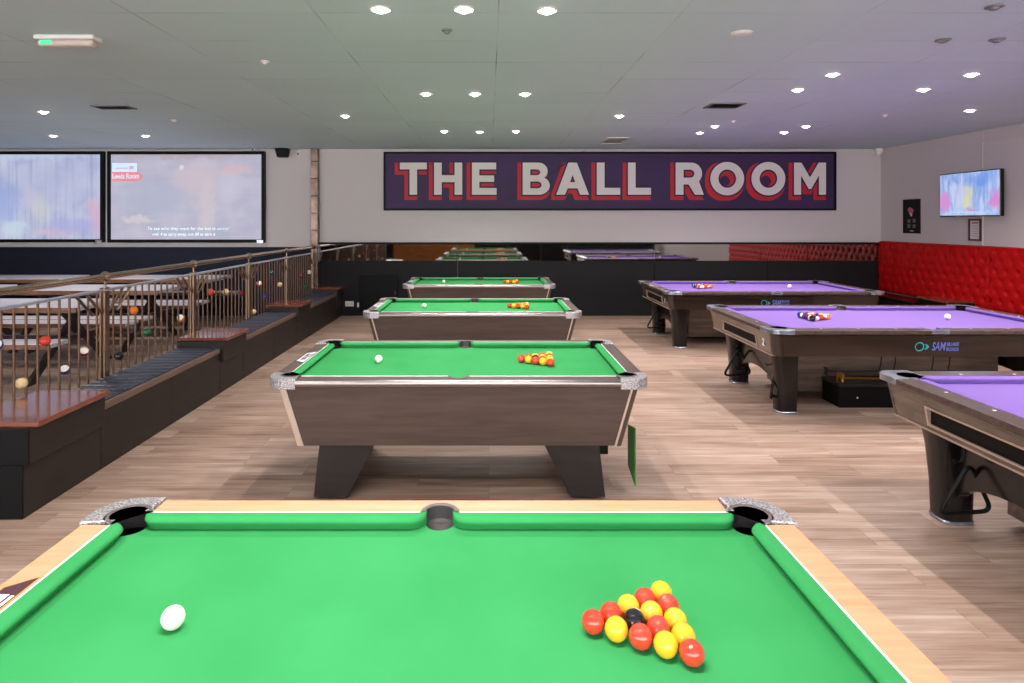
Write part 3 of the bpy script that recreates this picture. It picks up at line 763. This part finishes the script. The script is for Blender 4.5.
for y, z, k in ((3.94, .888, 'stripe_blue'), (4.37, .831, 'red'), (4.15, .597, 'cream'), (4.57, .584, 'stripe_purple'), (4.79, .67, 'stripe_maroon'), (5.24, .543, 'black'), (5.46, .889, 'orange'),
                (6.29, .697, 'stripe_orange'), (5.67, .666, 'green'), (8.24, .482, 'cream'), (6.97, .88, 'red'), (7.37, .837, 'cream'), (7.8, .769, 'maroon'), (8.44, .83, 'stripe_orange'),
                (8.66, .63, 'blue'), (9.27, .734, 'cream'), (10.79, .795, 'white'), (10.33, .772, 'maroon'), (10.56, .565, 'green'), (8.91, .94, 'green')):
    rail_ball(y, z, k)

# ------------------------------------------------------------------ picnic tables beyond the railing
def picnic():
    t = thing('picnic_table', 'x', 'picnic table', (0, 0, 0), 0, 'picnic tables beyond the railing')
    for k in range(5):
        MB().box(-1.0, 1.0, -.375 + k * .151, -.375 + k * .151 + .149, .715, .76).build('board', M['picnic_top'], t, bevel=.004)
    for y0, y1, za, zb in ((-.40, -.375, .70, .755), (.38, .405, .70, .755), (-.80, -.778, .40, .446), (.775, .797, .40, .446), (-.522, -.50, .40, .446), (.478, .50, .40, .446)):
        MB().box(-1.0, 1.0, y0, y1, za, zb).build('edge_batten', M['picnic'], t, bevel=.003)
    for s in (1, -1):
        for k in range(2):
            y0 = s * .64 + (k - 1) * .14
            MB().box(-1.0, 1.0, y0, y0 + .138, .41, .45).build('seat_plank', M['picnic_top'], t, bevel=.004)
        MB().box(-.75 * 1 if s < 0 else .68, -.68 if s < 0 else .75, -.77, .77, .35, .41).build('seat_bearer', M['picnic_leg'], t)
        for q in (1, -1):
            x = s * .70 + q * .03
            mb = MB(); mb.hexa([(x - .02, q * .62 - .06, 0), (x + .02, q * .62 - .06, 0), (x + .02, q * .62 + .06, 0), (x - .02, q * .62 + .06, 0)],
                               [(x - .02, -q * .22 - .06, .715), (x + .02, -q * .22 - .06, .715), (x + .02, -q * .22 + .06, .715), (x - .02, -q * .22 + .06, .715)])
            mb.build('leg', M['picnic_leg'], t)
    MB().box(-.66, .66, -.03, .03, .33, .40).build('stretcher', M['picnic_leg'], t)
    return t
pc = picnic(); first = True
for x, y, lab in ((-5.3, 7.0, 'pale topped picnic table nearest behind the left end of the railing'), (-5.3, 8.63, 'pale topped picnic table in the middle row beyond the railing'),
                  (-5.3, 10.26, 'pale topped picnic table of the back row below the wide right screen'), (-7.7, 10.26, 'pale topped picnic table of the back row below the left screen'),
                  (-7.7, 8.63, 'pale topped picnic table of the middle row at the far left frame edge')):
    o = pc if first else copy_tree(pc); first = False
    o.location = (x, y, 0); o['label'] = lab

# ------------------------------------------------------------------ projection screens
def screen_mat(name, base, blobs, streak=None, strength=1.0):
    m = bpy.data.materials.new(name); m.use_nodes = True
    nt = m.node_tree; b = nt.nodes['Principled BSDF']; L = nt.links.new
    tc = N(nt, 'ShaderNodeTexCoord')
    nz = N(nt, 'ShaderNodeTexNoise'); nz.inputs['Scale'].default_value = 2.2; nz.inputs['Detail'].default_value = 5; L(tc.outputs['Object'], nz.inputs[0])
    cr = N(nt, 'ShaderNodeValToRGB'); cr.color_ramp.elements[0].position = .32; cr.color_ramp.elements[1].position = .68
    cr.color_ramp.elements[0].color = lin(base[0]); cr.color_ramp.elements[1].color = lin(base[1]); L(nz.outputs[0], cr.inputs[0])
    cur = cr.outputs[0]
    if streak:
        mp = N(nt, 'ShaderNodeMapping'); mp.inputs['Scale'].default_value = streak[1]
        n2 = N(nt, 'ShaderNodeTexNoise'); n2.inputs['Scale'].default_value = 1; n2.inputs['Detail'].default_value = 3
        L(tc.outputs['Object'], mp.inputs[0]); L(mp.outputs[0], n2.inputs[0])
        g = N(nt, 'ShaderNodeMapRange'); g.inputs[1].default_value = .48; g.inputs[2].default_value = .7; g.inputs[4].default_value = streak[2]; L(n2.outputs[0], g.inputs[0])
        mx = N(nt, 'ShaderNodeMix', data_type='RGBA'); L(g.outputs[0], mx.inputs[0]); L(cur, mx.inputs[6]); mx.inputs[7].default_value = lin(streak[0]); cur = mx.outputs[2]
    wob = N(nt, 'ShaderNodeTexNoise'); wob.inputs['Scale'].default_value = 5; wob.inputs['Detail'].default_value = 4; L(tc.outputs['Object'], wob.inputs[0])
    for (cx, cz, rx, rz, c, a) in blobs:
        s1 = N(nt, 'ShaderNodeVectorMath', operation='MULTIPLY_ADD'); s1.inputs[1].default_value = (.30, 0, .30); L(wob.outputs['Color'], s1.inputs[0]); L(tc.outputs['Object'], s1.inputs[2])
        mp = N(nt, 'ShaderNodeMapping', vector_type='TEXTURE'); mp.inputs['Location'].default_value = (cx + .15, 0, cz + .15); mp.inputs['Scale'].default_value = (rx, 1, rz); L(s1.outputs[0], mp.inputs[0])
        ml = N(nt, 'ShaderNodeVectorMath', operation='MULTIPLY'); ml.inputs[1].default_value = (1, 0, 1); L(mp.outputs[0], ml.inputs[0])
        ln = N(nt, 'ShaderNodeVectorMath', operation='LENGTH'); L(ml.outputs[0], ln.inputs[0])
        g = N(nt, 'ShaderNodeMapRange', interpolation_type='SMOOTHSTEP'); g.inputs[1].default_value = 1.1; g.inputs[2].default_value = .35; g.inputs[3].default_value = 0; g.inputs[4].default_value = a
        L(ln.outputs['Value'], g.inputs[0])
        mx = N(nt, 'ShaderNodeMix', data_type='RGBA'); L(g.outputs[0], mx.inputs[0]); L(cur, mx.inputs[6]); mx.inputs[7].default_value = lin(c); cur = mx.outputs[2]
    b.inputs['Base Color'].default_value = (.02, .02, .02, 1); b.inputs['Roughness'].default_value = .5
    L(cur, b.inputs['Emission Color']); b.inputs['Emission Strength'].default_value = strength * .6
    return m
S1 = screen_mat('left_broadcast', ((176, 183, 222), (212, 218, 240)), [(.55, .25, .75, .5, (184, 188, 224), .6), (1.25, -.35, .20, .42, (226, 186, 210), .8), (.25, -.2, .2, .32, (216, 218, 202), .5),
                 (.0, .0, .3, .25, (208, 202, 226), .7), (-.4, -.1, .5, .5, (150, 170, 230), .6), (.5, -.62, .5, .12, (222, 196, 214), .7), (.8, -.5, .6, .2, (176, 180, 234), .6), (-.2, -.55, .3, .2, (206, 226, 240), .8), (0, .76, 1.4, .14, (198, 216, 238), .8)],
                ((150, 156, 196), (16, 1, .4), .6))
S2 = screen_mat('right_broadcast', ((186, 182, 206), (204, 200, 218)), [(.2, .3, .55, .42, (214, 196, 210), .8), (-.6, -.05, .8, .4, (184, 190, 214), .7), (.75, .25, .25, .4, (208, 204, 226), .6), (.85, .48, .4, .12, (222, 186, 194), .7),
                 (.35, -.2, .18, .6, (216, 204, 212), .7), (0, .74, 1.5, .10, (188, 176, 184), .9), (-.85, -.4, .35, .08, (222, 214, 220), .8), (-.1, .49, .07, .07, (232, 230, 240), .9)],
                ((176, 182, 206), (1, 1, 7), .6))
def proj_screen(x0, x1, z0, z1, m, label):
    t = thing('projection_screen', label, 'screen', ((x0 + x1) / 2, YW - .04, (z0 + z1) / 2))
    hw, hh = (x1 - x0) / 2, (z1 - z0) / 2; f = .055
    fr = MB()
    fr.box(-hw, hw, -.035, .04, hh - f, hh); fr.box(-hw, hw, -.035, .04, -hh, -hh + f)
    fr.box(-hw, -hw + f, -.035, .04, -hh + f, hh - f); fr.box(hw - f, hw, -.035, .04, -hh + f, hh - f)
    fr.build('frame', M['black'], t)
    MB().box(-hw + f, hw - f, -.012, .02, -hh + f, hh - f).build('picture', m, t)
    for s in (1,):
        MB().box(hw - .13, hw - .02, -.045, -.033, -hh - .01, -hh + .045).build('corner_badge', M['steel'], t)
    return t
s1 = proj_screen(-9.5, -6.753, 1.29, 2.885, S1, 'left projection screen showing a blue blurred match, cut by the frame edge')
s2 = proj_screen(-6.684, -3.93, 1.285, 2.885, S2, 'right projection screen with a pale broadcast picture and red caption tag')
em = lambda n, c, e=1.0: mat(n, c, .5, emit=e * .42)
# caption graphics of the right broadcast (pixel panel parts)
cx2 = (-6.684 - 3.93) / 2
E_white, E_red, E_pale, E_txt = em('caption_white', (206, 232, 246), .9), em('caption_red', (224, 140, 152), .9), em('caption_pale', (206, 236, 246), .85), em('caption_text', (200, 180, 205), .8)
MB().box(-1.30, -.865, -.016, -.012, .44, .595).build('caption_box', E_white, s2)
MB().prism([(-1.31, .275), (-.83, .275), (-.76, .36), (-.83, .44), (-1.31, .44)], .012, .018, lambda x, y, z: (x, -z, y)).build('caption_tag', E_red, s2)
MB().box(-1.24, -1.02, -.0175, -.016, .495, .515).build('caption_line', E_txt, s2)
MB().box(-1.0, -.92, -.0175, -.016, .485, .545).build('caption_line', E_txt, s2)
text_obj('caption_words', 'Leeds Room', .125, E_white, s2, (-1.06, -.0195, .362), (R(90), 0, 0), bold=.002, width=.74)
text_obj('caption_words', 'To see who they want for the last in corner', .075, E_pale, s2, (.03, -.0145, -.555), (R(90), 0, 0), shear=.25, width=1.08, bold=.001)
text_obj('caption_words', 'with 4 to carry away, not 60 to earn it', .075, E_pale, s2, (-.05, -.0145, -.655), (R(90), 0, 0), shear=.25, width=.95, bold=.001)

# ------------------------------------------------------------------ the big sign
bn = thing('wall_sign', 'long purple wall sign with white letters reading THE BALL ROOM', 'sign', (2.123, YW - .02, 2.36))
px = lambda u: (u - 489) / 56.76 - 2.123
pz = lambda v: 1.655 + (221.5 - v) / 56.76 - 2.36
BX0, BX1, BZ0, BZ1 = px(384), px(835), pz(210.5), pz(152)
MB().box(BX0, BX1, -.012, .02, BZ0, BZ1).build('panel', M['banner'], bn)
fr = MB(); f = .035
fr.box(BX0, BX1, -.03, .02, BZ1 - f, BZ1); fr.box(BX0, BX1, -.03, .02, BZ0, BZ0 + f); fr.box(BX0, BX0 + f, -.03, .02, BZ0 + f, BZ1 - f); fr.box(BX1 - f, BX1, -.03, .02, BZ0 + f, BZ1 - f)
fr.build('frame', M['black'], bn)
def glyph(ch):          # closed outlines in a unit box (x 0..1, y 0..1); the first is the outside, the rest are holes
    T = .27
    if ch == 'T': return [[(0, 1), (0, .79), (.36, .79), (.36, 0), (.64, 0), (.64, .79), (1, .79), (1, 1)]]
    if ch == 'H': return [[(0, 0), (.27, 0), (.27, .39), (.73, .39), (.73, 0), (1, 0), (1, 1), (.73, 1), (.73, .61), (.27, .61), (.27, 1), (0, 1)]]
    if ch == 'E': return [[(0, 0), (1, 0), (1, .21), (.30, .21), (.30, .40), (.90, .40), (.90, .60), (.30, .60), (.30, .79), (.98, .79), (.98, 1), (0, 1)]]
    if ch == 'L': return [[(0, 0), (1, 0), (1, .215), (.33, .215), (.33, 1), (0, 1)]]
    if ch == 'A': return [[(0, 0), (.27, 0), (.35, .2), (.65, .2), (.73, 0), (1, 0), (.63, 1), (.37, 1)], [(.42, .39), (.5, .62), (.58, .39)]]
    if ch == 'M': return [[(0, 0), (.22, 0), (.22, .60), (.46, .18), (.54, .18), (.78, .60), (.78, 0), (1, 0), (1, 1), (.77, 1), (.5, .54), (.23, 1), (0, 1)]]
    if ch == 'O':
        e = lambda rx, ry: [(.5 + rx * math.cos(2 * math.pi * i / 40), .5 + ry * math.sin(2 * math.pi * i / 40)) for i in range(40)]
        return [e(.5, .52), e(.26, .285)]
    if ch == 'B':
        up = [(.58 + .34 * math.cos(R(t)), .735 + .265 * math.sin(R(t))) for t in range(90, -61, -15)]
        lo = [(.60 + .40 * math.cos(R(t)), .285 + .285 * math.sin(R(t))) for t in range(60, -91, -15)]
        h1 = [(.28, .61), (.52, .61)] + [(.52 + .13 * math.cos(R(t)), .70 + .09 * math.sin(R(t))) for t in range(-60, 61, 30)] + [(.52, .79), (.28, .79)]
        h2 = [(.28, .20), (.55, .20)] + [(.55 + .15 * math.cos(R(t)), .305 + .105 * math.sin(R(t))) for t in range(-60, 61, 30)] + [(.55, .41), (.28, .41)]
        return [[(0, 0), (0, 1)] + up + lo, h1, h2]
    if ch == 'R':
        up = [(.56 + .38 * math.cos(R(t)), .66 + .34 * math.sin(R(t))) for t in range(90, -56, -15)]
        h1 = [(.28, .53), (.52, .53)] + [(.52 + .15 * math.cos(R(t)), .655 + .125 * math.sin(R(t))) for t in range(-60, 61, 30)] + [(.52, .78), (.28, .78)]
        return [[(0, 0), (0, 1)] + up + [(1, 0), (.69, 0), (.46, .32), (.28, .32), (.28, 0)], h1]
def letter_mesh(ch, x0, x1, z0, z1, y, off, shifts=((0, 0),)):
    cu = bpy.data.curves.new('g', 'CURVE'); cu.dimensions = '2D'; cu.fill_mode = 'BOTH'; cu.extrude = .0015; cu.offset = off
    for outline in glyph(ch):
        sp = cu.splines.new('POLY'); sp.points.add(len(outline) - 1); sp.use_cyclic_u = True
        for p_, (u, v) in zip(sp.points, outline): p_.co = (x0 + (x1 - x0) * u, z0 + (z1 - z0) * v, 0, 1)
    o = bpy.data.objects.new('g', cu); COL.objects.link(o); bpy.context.view_layer.update()
    me = bpy.data.meshes.new_from_object(o.evaluated_get(bpy.context.evaluated_depsgraph_get()))
    COL.objects.unlink(o); bpy.data.objects.remove(o)
    mb = MB()
    for k, (dx, dz) in enumerate(shifts):
        mb.add([(v.co.x + dx, -v.co.z + y - k * .00025, v.co.y + dz) for v in me.vertices], [tuple(p_.vertices) for p_ in me.polygons])
    bpy.data.meshes.remove(me)
    return mb
LET = [('T', 400.2, 427), ('H', 434.3, 462.3), ('E', 472, 496.6), ('B', 522.6, 549.6), ('A', 556, 588.6), ('L', 596.5, 619.7), ('L', 627.5, 650.4), ('R', 675, 703), ('O', 709.6, 743.2), ('O', 750.5, 784.3), ('M', 793, 824.8)]
zb0, zb1 = pz(194.8), pz(162.8); s_ = .092
for ch, u0, u1 in LET:
    x0, x1 = px(u0), px(u1)
    lt = letter_mesh(ch, x0, x1, zb0, zb1, -.0185, 0).build('letter', M['banner_white'], bn)
    letter_mesh(ch, x0, x1, zb0, zb1, -.0165, .028).build('letter_outline', M['banner_gap'], lt)
    sh = [(-s_ * k, -s_ * j) for k, j in ((0, 1), (.5, 1), (1, 1), (1, .5), (1, 0), (.5, .5))]
    letter_mesh(ch, x0, x1, zb0, zb1, -.0135, 0, sh).build('letter_shadow', M['banner_red'], lt)

# ------------------------------------------------------------------ right wall: red bench, television, posters
def tufted(y0, y1, label):
    t = thing('padded_wall_panel', label, 'padded panel', (XR - .066, y0, .44), 0, 'red tufted backrests')
    L_, H_ = y1 - y0 - .004, .875
    sx_, sz_ = .185, .135
    ny, nz_ = max(int(L_ / .0154), 8), 60
    def dep(y, z):
        u, v = y / sx_, z / sz_
        best = 9; 
        for du in range(-1, 2):
            for dv in range(-1, 2):
                iv = round(v) + dv; iu = round(u - .5 * (iv % 2)) + du + .5 * (iv % 2)
                d_ = math.hypot((u - iu) * sx_, (v - iv) * sz_)
                best = min(best, d_)
        # diagonal folds between the buttons
        a_ = abs(((u * 2 + v) / 2 + .5) % 1 - .5); b_ = abs(((u * 2 - v) / 2 + .5) % 1 - .5)
        fold = min(a_, b_)
        ed = min(y, L_ - y, z, H_ - z)
        k = min(1, max(0, ed / .016))
        return k ** .5 * (.028 + .026 * (1 - math.exp(-(best / .034) ** 2)) + .005 * (1 - math.exp(-(fold / .06) ** 2)))
    vs = []; fs = []
    for i in range(ny + 1):
        for j in range(nz_ + 1):
            y, z = L_ * i / ny, H_ * j / nz_; vs.append((.05 - dep(y, z), y, z))
    for i in range(ny):
        for j in range(nz_): k = i * (nz_ + 1) + j; fs.append((k, k + 1, k + nz_ + 2, k + nz_ + 1))
    mb = MB().add(vs, fs); mb.box(.049, .064, 0, L_, 0, H_)
    mb.build('padding', M['red'], t, smooth=70)
    bm_ = MB().lathe([(.013, 0), (.011, .006), (.004, .009)], 10).mesh('button', M['red_button'], 60)
    for iv in range(1, int(H_ / sz_) + 1):
        z = iv * sz_
        if z > H_ - .05: continue
        iu = 0
        while True:
            y = (iu + .5 * (iv % 2)) * sx_; iu += 1
            if y > L_ - .05: break
            if y < .05: continue
            o = bpy.data.objects.new('button', bm_); COL.objects.link(o); o.parent = t; o.location = (.05 - dep(y, z) + .001, y, z); o.rotation_euler = (0, R(-90), 0)
    return t
tufted(8.68, 11.14, 'long red tufted backrest in the back corner below the framed posters')
tufted(6.35, 8.68, 'red tufted backrest cut by the right frame edge, nearer the camera')
tufted(4.2, 6.35, 'red tufted backrest out of frame beyond the right edge')
def black_seat(y0, y1, lab):
    t = thing('bench', lab, 'bench', (6.42, y0, 0), 0, 'black seats of the red bench')
    MB().box(.0, .40, 0, y1 - y0 - .004, 0, .36).build('base', M['black'], t, bevel=.004)
    MB().box(-.01, .395, 0, y1 - y0 - .004, .36, .435).build('cushion', M['black_gloss'], t, bevel=.02, seg=3)
black_seat(9.58, 11.12, 'black bench seat in the back right corner under the red backrest')
black_seat(4.2, 8.88, 'black bench seat along the right wall, nearer than the brown side table')
side_table(8.9, 9.56, 'brown topped side table between the black seats of the red bench', -1, 6.50, 'black', W=.33)

t = thing('television', 'wall television with a bright blue match picture on the right wall', 'television', (6.815, 9.01, 2.045))
MB().box(-.005, .045, -.57, .57, -.318, .318).build('case', M['black_gloss'], t, bevel=.004)
TVM = screen_mat('tv_broadcast', ((112, 150, 226), (176, 200, 244)), [(-.46, -.10, .14, .16, (222, 140, 212), .85), (.48, -.10, .12, .18, (226, 130, 204), .85), (.0, -.03, .10, .22, (222, 220, 170), .8), (-.14, .0, .12, .2, (214, 214, 240), .7),
    (-.3, .05, .08, .2, (214, 224, 246), .7), (.06, -.23, .12, .04, (222, 130, 180), .8), (.2, .2, .3, .1, (104, 146, 232), .6), (0, -.27, .6, .035, (196, 216, 248), .9)], ((220, 228, 250), (22, 1, 3), .7), 1.1)
MB().box(-.557, .557, -.003, .003, -.303, .305).build('picture', TVM, t, loc=(-.0065, 0, 0), rot=(0, 0, R(-90)))
MB().box(.045, .092, -.18, .18, -.12, .12).build('wall_bracket', M['black'], t)
t = thing('poster', 'tall dark poster with a pink emblem on the right wall', 'poster', (6.895, 10.34, 1.74))
MB().box(-.006, .01, -.195, .195, -.272, .272).build('print', M['black'], t)
fr = MB()
for a in ((-.2, .2, .268, .278), (-.2, .2, -.278, -.268), (-.2, -.19, -.268, .268), (.19, .2, -.268, .268)): fr.box(-.014, .01, *a)
fr.build('frame', M['black_gloss'], t)
e_ = MB().prism([(-.06, .10), (-.02, .13), (.03, .15), (.09, .12), (.06, .06), (.02, .0), (-.03, .05)], .007, .0085, lambda u, v, z: (-z, u, v)); e_.build('emblem', M['pink'], t)
e_ = MB()
e_.prism([(-.03, .03), (.03, .06), (.0, -.01)], .0085, .0095, lambda u, v, z: (-z, u, v)); e_.build('emblem_mark', M['paper'], t)
e_ = MB()
for y, z in ((.06, -.08), (-.07, -.07), (.06, -.16), (-.07, -.16)): e_.box(-.0085, -.006, y - .035, y + .035, z - .03, z + .03)
e_.box(-.0085, -.006, -.09, .09, .098, .102); e_.build('print_block', M['print_grey'], t)
MB().box(-.0085, -.006, -.05, .03, -.245, -.232).build('print_line', M['paper'], t)
t = thing('notice_frame', 'small dark framed notice on white paper below the television', 'picture frame', (6.895, 8.985, 1.537))
MB().box(-.006, .01, -.10, .10, -.145, .145).build('notice_paper', M['paper'], t)
fr = MB()
for a in ((-.115, .115, .13, .156), (-.115, .115, -.156, -.13), (-.115, -.092, -.13, .13), (.092, .115, -.13, .13)): fr.box(-.02, .01, *a)
fr.build('frame', mat('dark_red_wood', (62, 36, 40), .4), t)
MB().box(-.008, -.006, -.06, .06, .085, .112).build('notice_header', M['pink'], t)
e_ = MB()
for k in range(5): e_.box(-.008, -.006, -.055, .055 - .02 * (k % 2), .05 - k * .035, .056 - k * .035)
e_.build('notice_line', M['print_grey'], t)

# ------------------------------------------------------------------ wall and ceiling fittings
t = thing('loudspeaker', 'small black loudspeaker on the wall right of the screens', 'loudspeaker', (-3.60, YW - .10, 2.775))
MB().hexa([(-.085, -.07, .0), (.085, -.07, 0), (.085, .06, 0), (-.085, .06, 0)], [(-.115, -.09, .15), (.115, -.09, .15), (.115, .06, .15), (-.115, .06, .15)]).build('cabinet', M['black'], t, bevel=.012)
MB().box(-.03, .03, .05, .10, .04, .11).build('bracket', M['black'], t)
def camera_fix(x, y, z, lab):
    t = thing('security_camera', lab, 'security camera', (x, y, z))
    MB().box(-.045, .045, -.02, .0, .026, .066).build('mount', M['white_plastic'], t, bevel=.008)
    b_ = MB().tube([(.01, -.02, .048), (-.01, -.13, .046)], .021, 16).build('barrel', M['white_plastic'], t, smooth=60)
    MB().tube([(-.0098, -.129, .046), (-.011, -.135, .046)], .016, 16).build('eye', M['black_gloss'], b_, smooth=60)
camera_fix(-4.1, YW, 2.864, 'small white camera above the top corner of the right screen')
t = thing('motion_sensor', 'small white sensor high on the wall beside the pilaster', 'sensor', (-3.35, YW, 2.80))
MB().hexa([(-.025, -.045, 0), (.025, -.045, 0), (.025, 0, 0), (-.025, 0, 0)], [(-.032, -.03, .11), (.032, -.03, .11), (.032, 0, .11), (-.032, 0, .11)]).build('housing', M['white_plastic'], t, bevel=.006)
MB().box(-.018, .018, -.044, -.036, .02, .06).build('window', M['grey_plastic'], t)
t = thing('security_camera', 'white dome camera in the top corner above the red bench', 'security camera', (6.80, YW - .12, 2.86))
MB().lathe([(.055, .0), (.06, .02), (.06, .07)], 20).build('mount', M['white_plastic'], t, smooth=40)
MB().lathe([(.004, -.045), (.03, -.038), (.045, -.02), (.05, 0)], 20).build('dome', M['white_plastic'], t, smooth=60)
t = thing('power_socket', 'white double power socket low on the dark wall by the left bench', 'socket', (-2.45, YW - .031, .21))
MB().box(-.075, .075, -.012, .0, -.045, .045).build('plate', M['white_plastic'], t, bevel=.004)
for s in (-.037, .037):
    hp = MB()
    for dx, dz in ((0, .012), (-.011, -.01), (.011, -.01)): hp.box(s + dx - .003, s + dx + .003, -.0135, -.011, dz - .006, dz + .006)
    hp.build('pin_slots', M['black'], t)
t = thing('data_socket', 'small narrow white socket plate beside the double socket', 'socket', (-2.30, YW - .031, .19))
MB().box(-.016, .016, -.010, .0, -.04, .04).build('plate', M['white_plastic'], t, bevel=.003)
t = thing('access_panel', 'black access panel on the dark back wall left of the farthest tables', 'panel', (-1.93, YW - .03, .06))
MB().box(-.34, .34, -.025, 0, 0, .66).build('board', M['black'], t, bevel=.008)
MB().box(.27, .30, -.034, -.024, .30, .38).build('latch', M['black_gloss'], t)

t = thing('emergency_light', 'ceiling emergency light with a green glow at its left end', 'emergency light', (-2.90, 4.37, ZC))
MB().box(-.205, .205, -.055, .055, -.03, 0).build('base', M['white_plastic'], t, bevel=.008)
MB().box(-.19, .19, -.045, .045, -.075, -.028).build('cover', M['exit_cover'], t, bevel=.02, seg=3)
MB().box(-.165, -.085, -.047, -.03, -.066, -.036).build('indicator', M['exit_glow'], t, bevel=.006)
t = thing('ceiling_speaker', 'large flat white ceiling disc near the top right of the middle', 'ceiling fitting', (1.71, 4.29, ZC))
MB().lathe([(.04, -.014), (.055, -.010), (.06, 0)], 32).build('grille', M['white_plastic'], t, smooth=40)
MB().lathe([(.058, -.006), (.068, -.004), (.069, 0)], 32).build('rim', M['white_plastic'], t, smooth=40)
for x, y, r_, m_, lab in ((-1.78, 5.04, .035, 'white_plastic', 'small white ceiling detector left of the middle'), (-.28, 4.22, .035, 'grey_plastic', 'small grey ceiling detector between the near lamps'),
                          (3.18, 4.44, .05, 'grey_plastic', 'unlit grey ceiling disc, left of the pair at the top right'), (3.55, 4.43, .05, 'grey_plastic', 'unlit grey ceiling disc, right of the pair at the top right'),
                          (2.99, 3.75, .05, 'grey_plastic', 'unlit grey ceiling disc nearest the top right corner'), (-3.96, 7.96, .045, 'white_plastic', 'small ceiling detector above the gap between the screens'),
                          (3.1, 8.04, .04, 'white_plastic', 'small white ceiling detector beside the lamps of the farthest purple table'), (4.74, 7.59, .04, 'white_plastic', 'small white ceiling detector in front of the red bench')):
    t = thing('ceiling_detector', lab, 'ceiling detector', (x, y, ZC))
    MB().lathe([(r_ * .8, -.012), (r_, -.008), (r_, 0)], 20).build('base', M[m_], t, smooth=40)
    MB().lathe([(r_ * .3, -.026), (r_ * .5, -.022), (r_ * .55, -.011)], 16).build('sensor', M[m_], t, smooth=40)
def vent(x, y, wx, wy, lab, frame, slat, n, back='vent_dark'):
    t = thing('ceiling_vent', lab, 'ceiling vent', (x, y, ZC))
    f_ = .02; fr = MB(); hx, hy = wx / 2, wy / 2
    fr.box(-hx, hx, -hy, -hy + f_, -.012, 0); fr.box(-hx, hx, hy - f_, hy, -.012, 0); fr.box(-hx, -hx + f_, -hy + f_, hy - f_, -.012, 0); fr.box(hx - f_, hx, -hy + f_, hy - f_, -.012, 0)
    fr.build('frame', M[frame], t)
    MB().box(-hx + f_, hx - f_, -hy + f_, hy - f_, -.003, 0).build('backing', M[back], t)
    for k in range(n):
        yy = -hy + f_ + (k + .5) * (wy - 2 * f_) / n; dd = (wy - 2 * f_) / n * .36
        MB().hexa([(-hx + f_, yy - dd, -.012), (hx - f_, yy - dd, -.012), (hx - f_, yy - dd + .006, -.012), (-hx + f_, yy - dd + .006, -.012)],
                  [(-hx + f_, yy + dd - .006, -.003), (hx - f_, yy + dd - .006, -.003), (hx - f_, yy + dd, -.003), (-hx + f_, yy + dd, -.003)]).build('slat', M[slat], t)
vent(2.58, 6.95, .37, .30, 'dark slatted ceiling vent right of the sign middle', 'grey_plastic', 'vent_dark', 5)
vent(-4.17, 7.05, .40, .22, 'dark slatted ceiling vent above the right screen', 'grey_plastic', 'vent_dark', 4)
vent(1.97, 9.95, .34, .7, 'white slatted ceiling grille close above the sign', 'white_plastic', 'white_plastic', 8, 'white_plastic')

# ------------------------------------------------------------------ behind the camera (seen only in the mirror)
t = thing('bar_counter', 'wooden bar counter behind the camera, seen only in the mirror strip', 'counter', (-2.2, -3.2, 0))
MB().box(-1.6, 1.6, -.3, .3, 0, 1.02).build('front', M['bar_wood'], t, bevel=.01)
MB().box(-1.68, 1.68, -.38, .38, 1.02, 1.07).build('worktop', M['table_red'], t, bevel=.01)
t = thing('back_cabinet', 'low dark cabinet behind the camera on the right, seen only in the mirror strip', 'cabinet', (4.4, -3.5, 0))
MB().box(-2.3, 2.2, -.3, .3, 0, 1.02).build('body', M['wall_dark'], t, bevel=.01)
MB().box(-2.33, 2.23, -.33, .33, 1.02, 1.06).build('worktop', M['black'], t, bevel=.01)
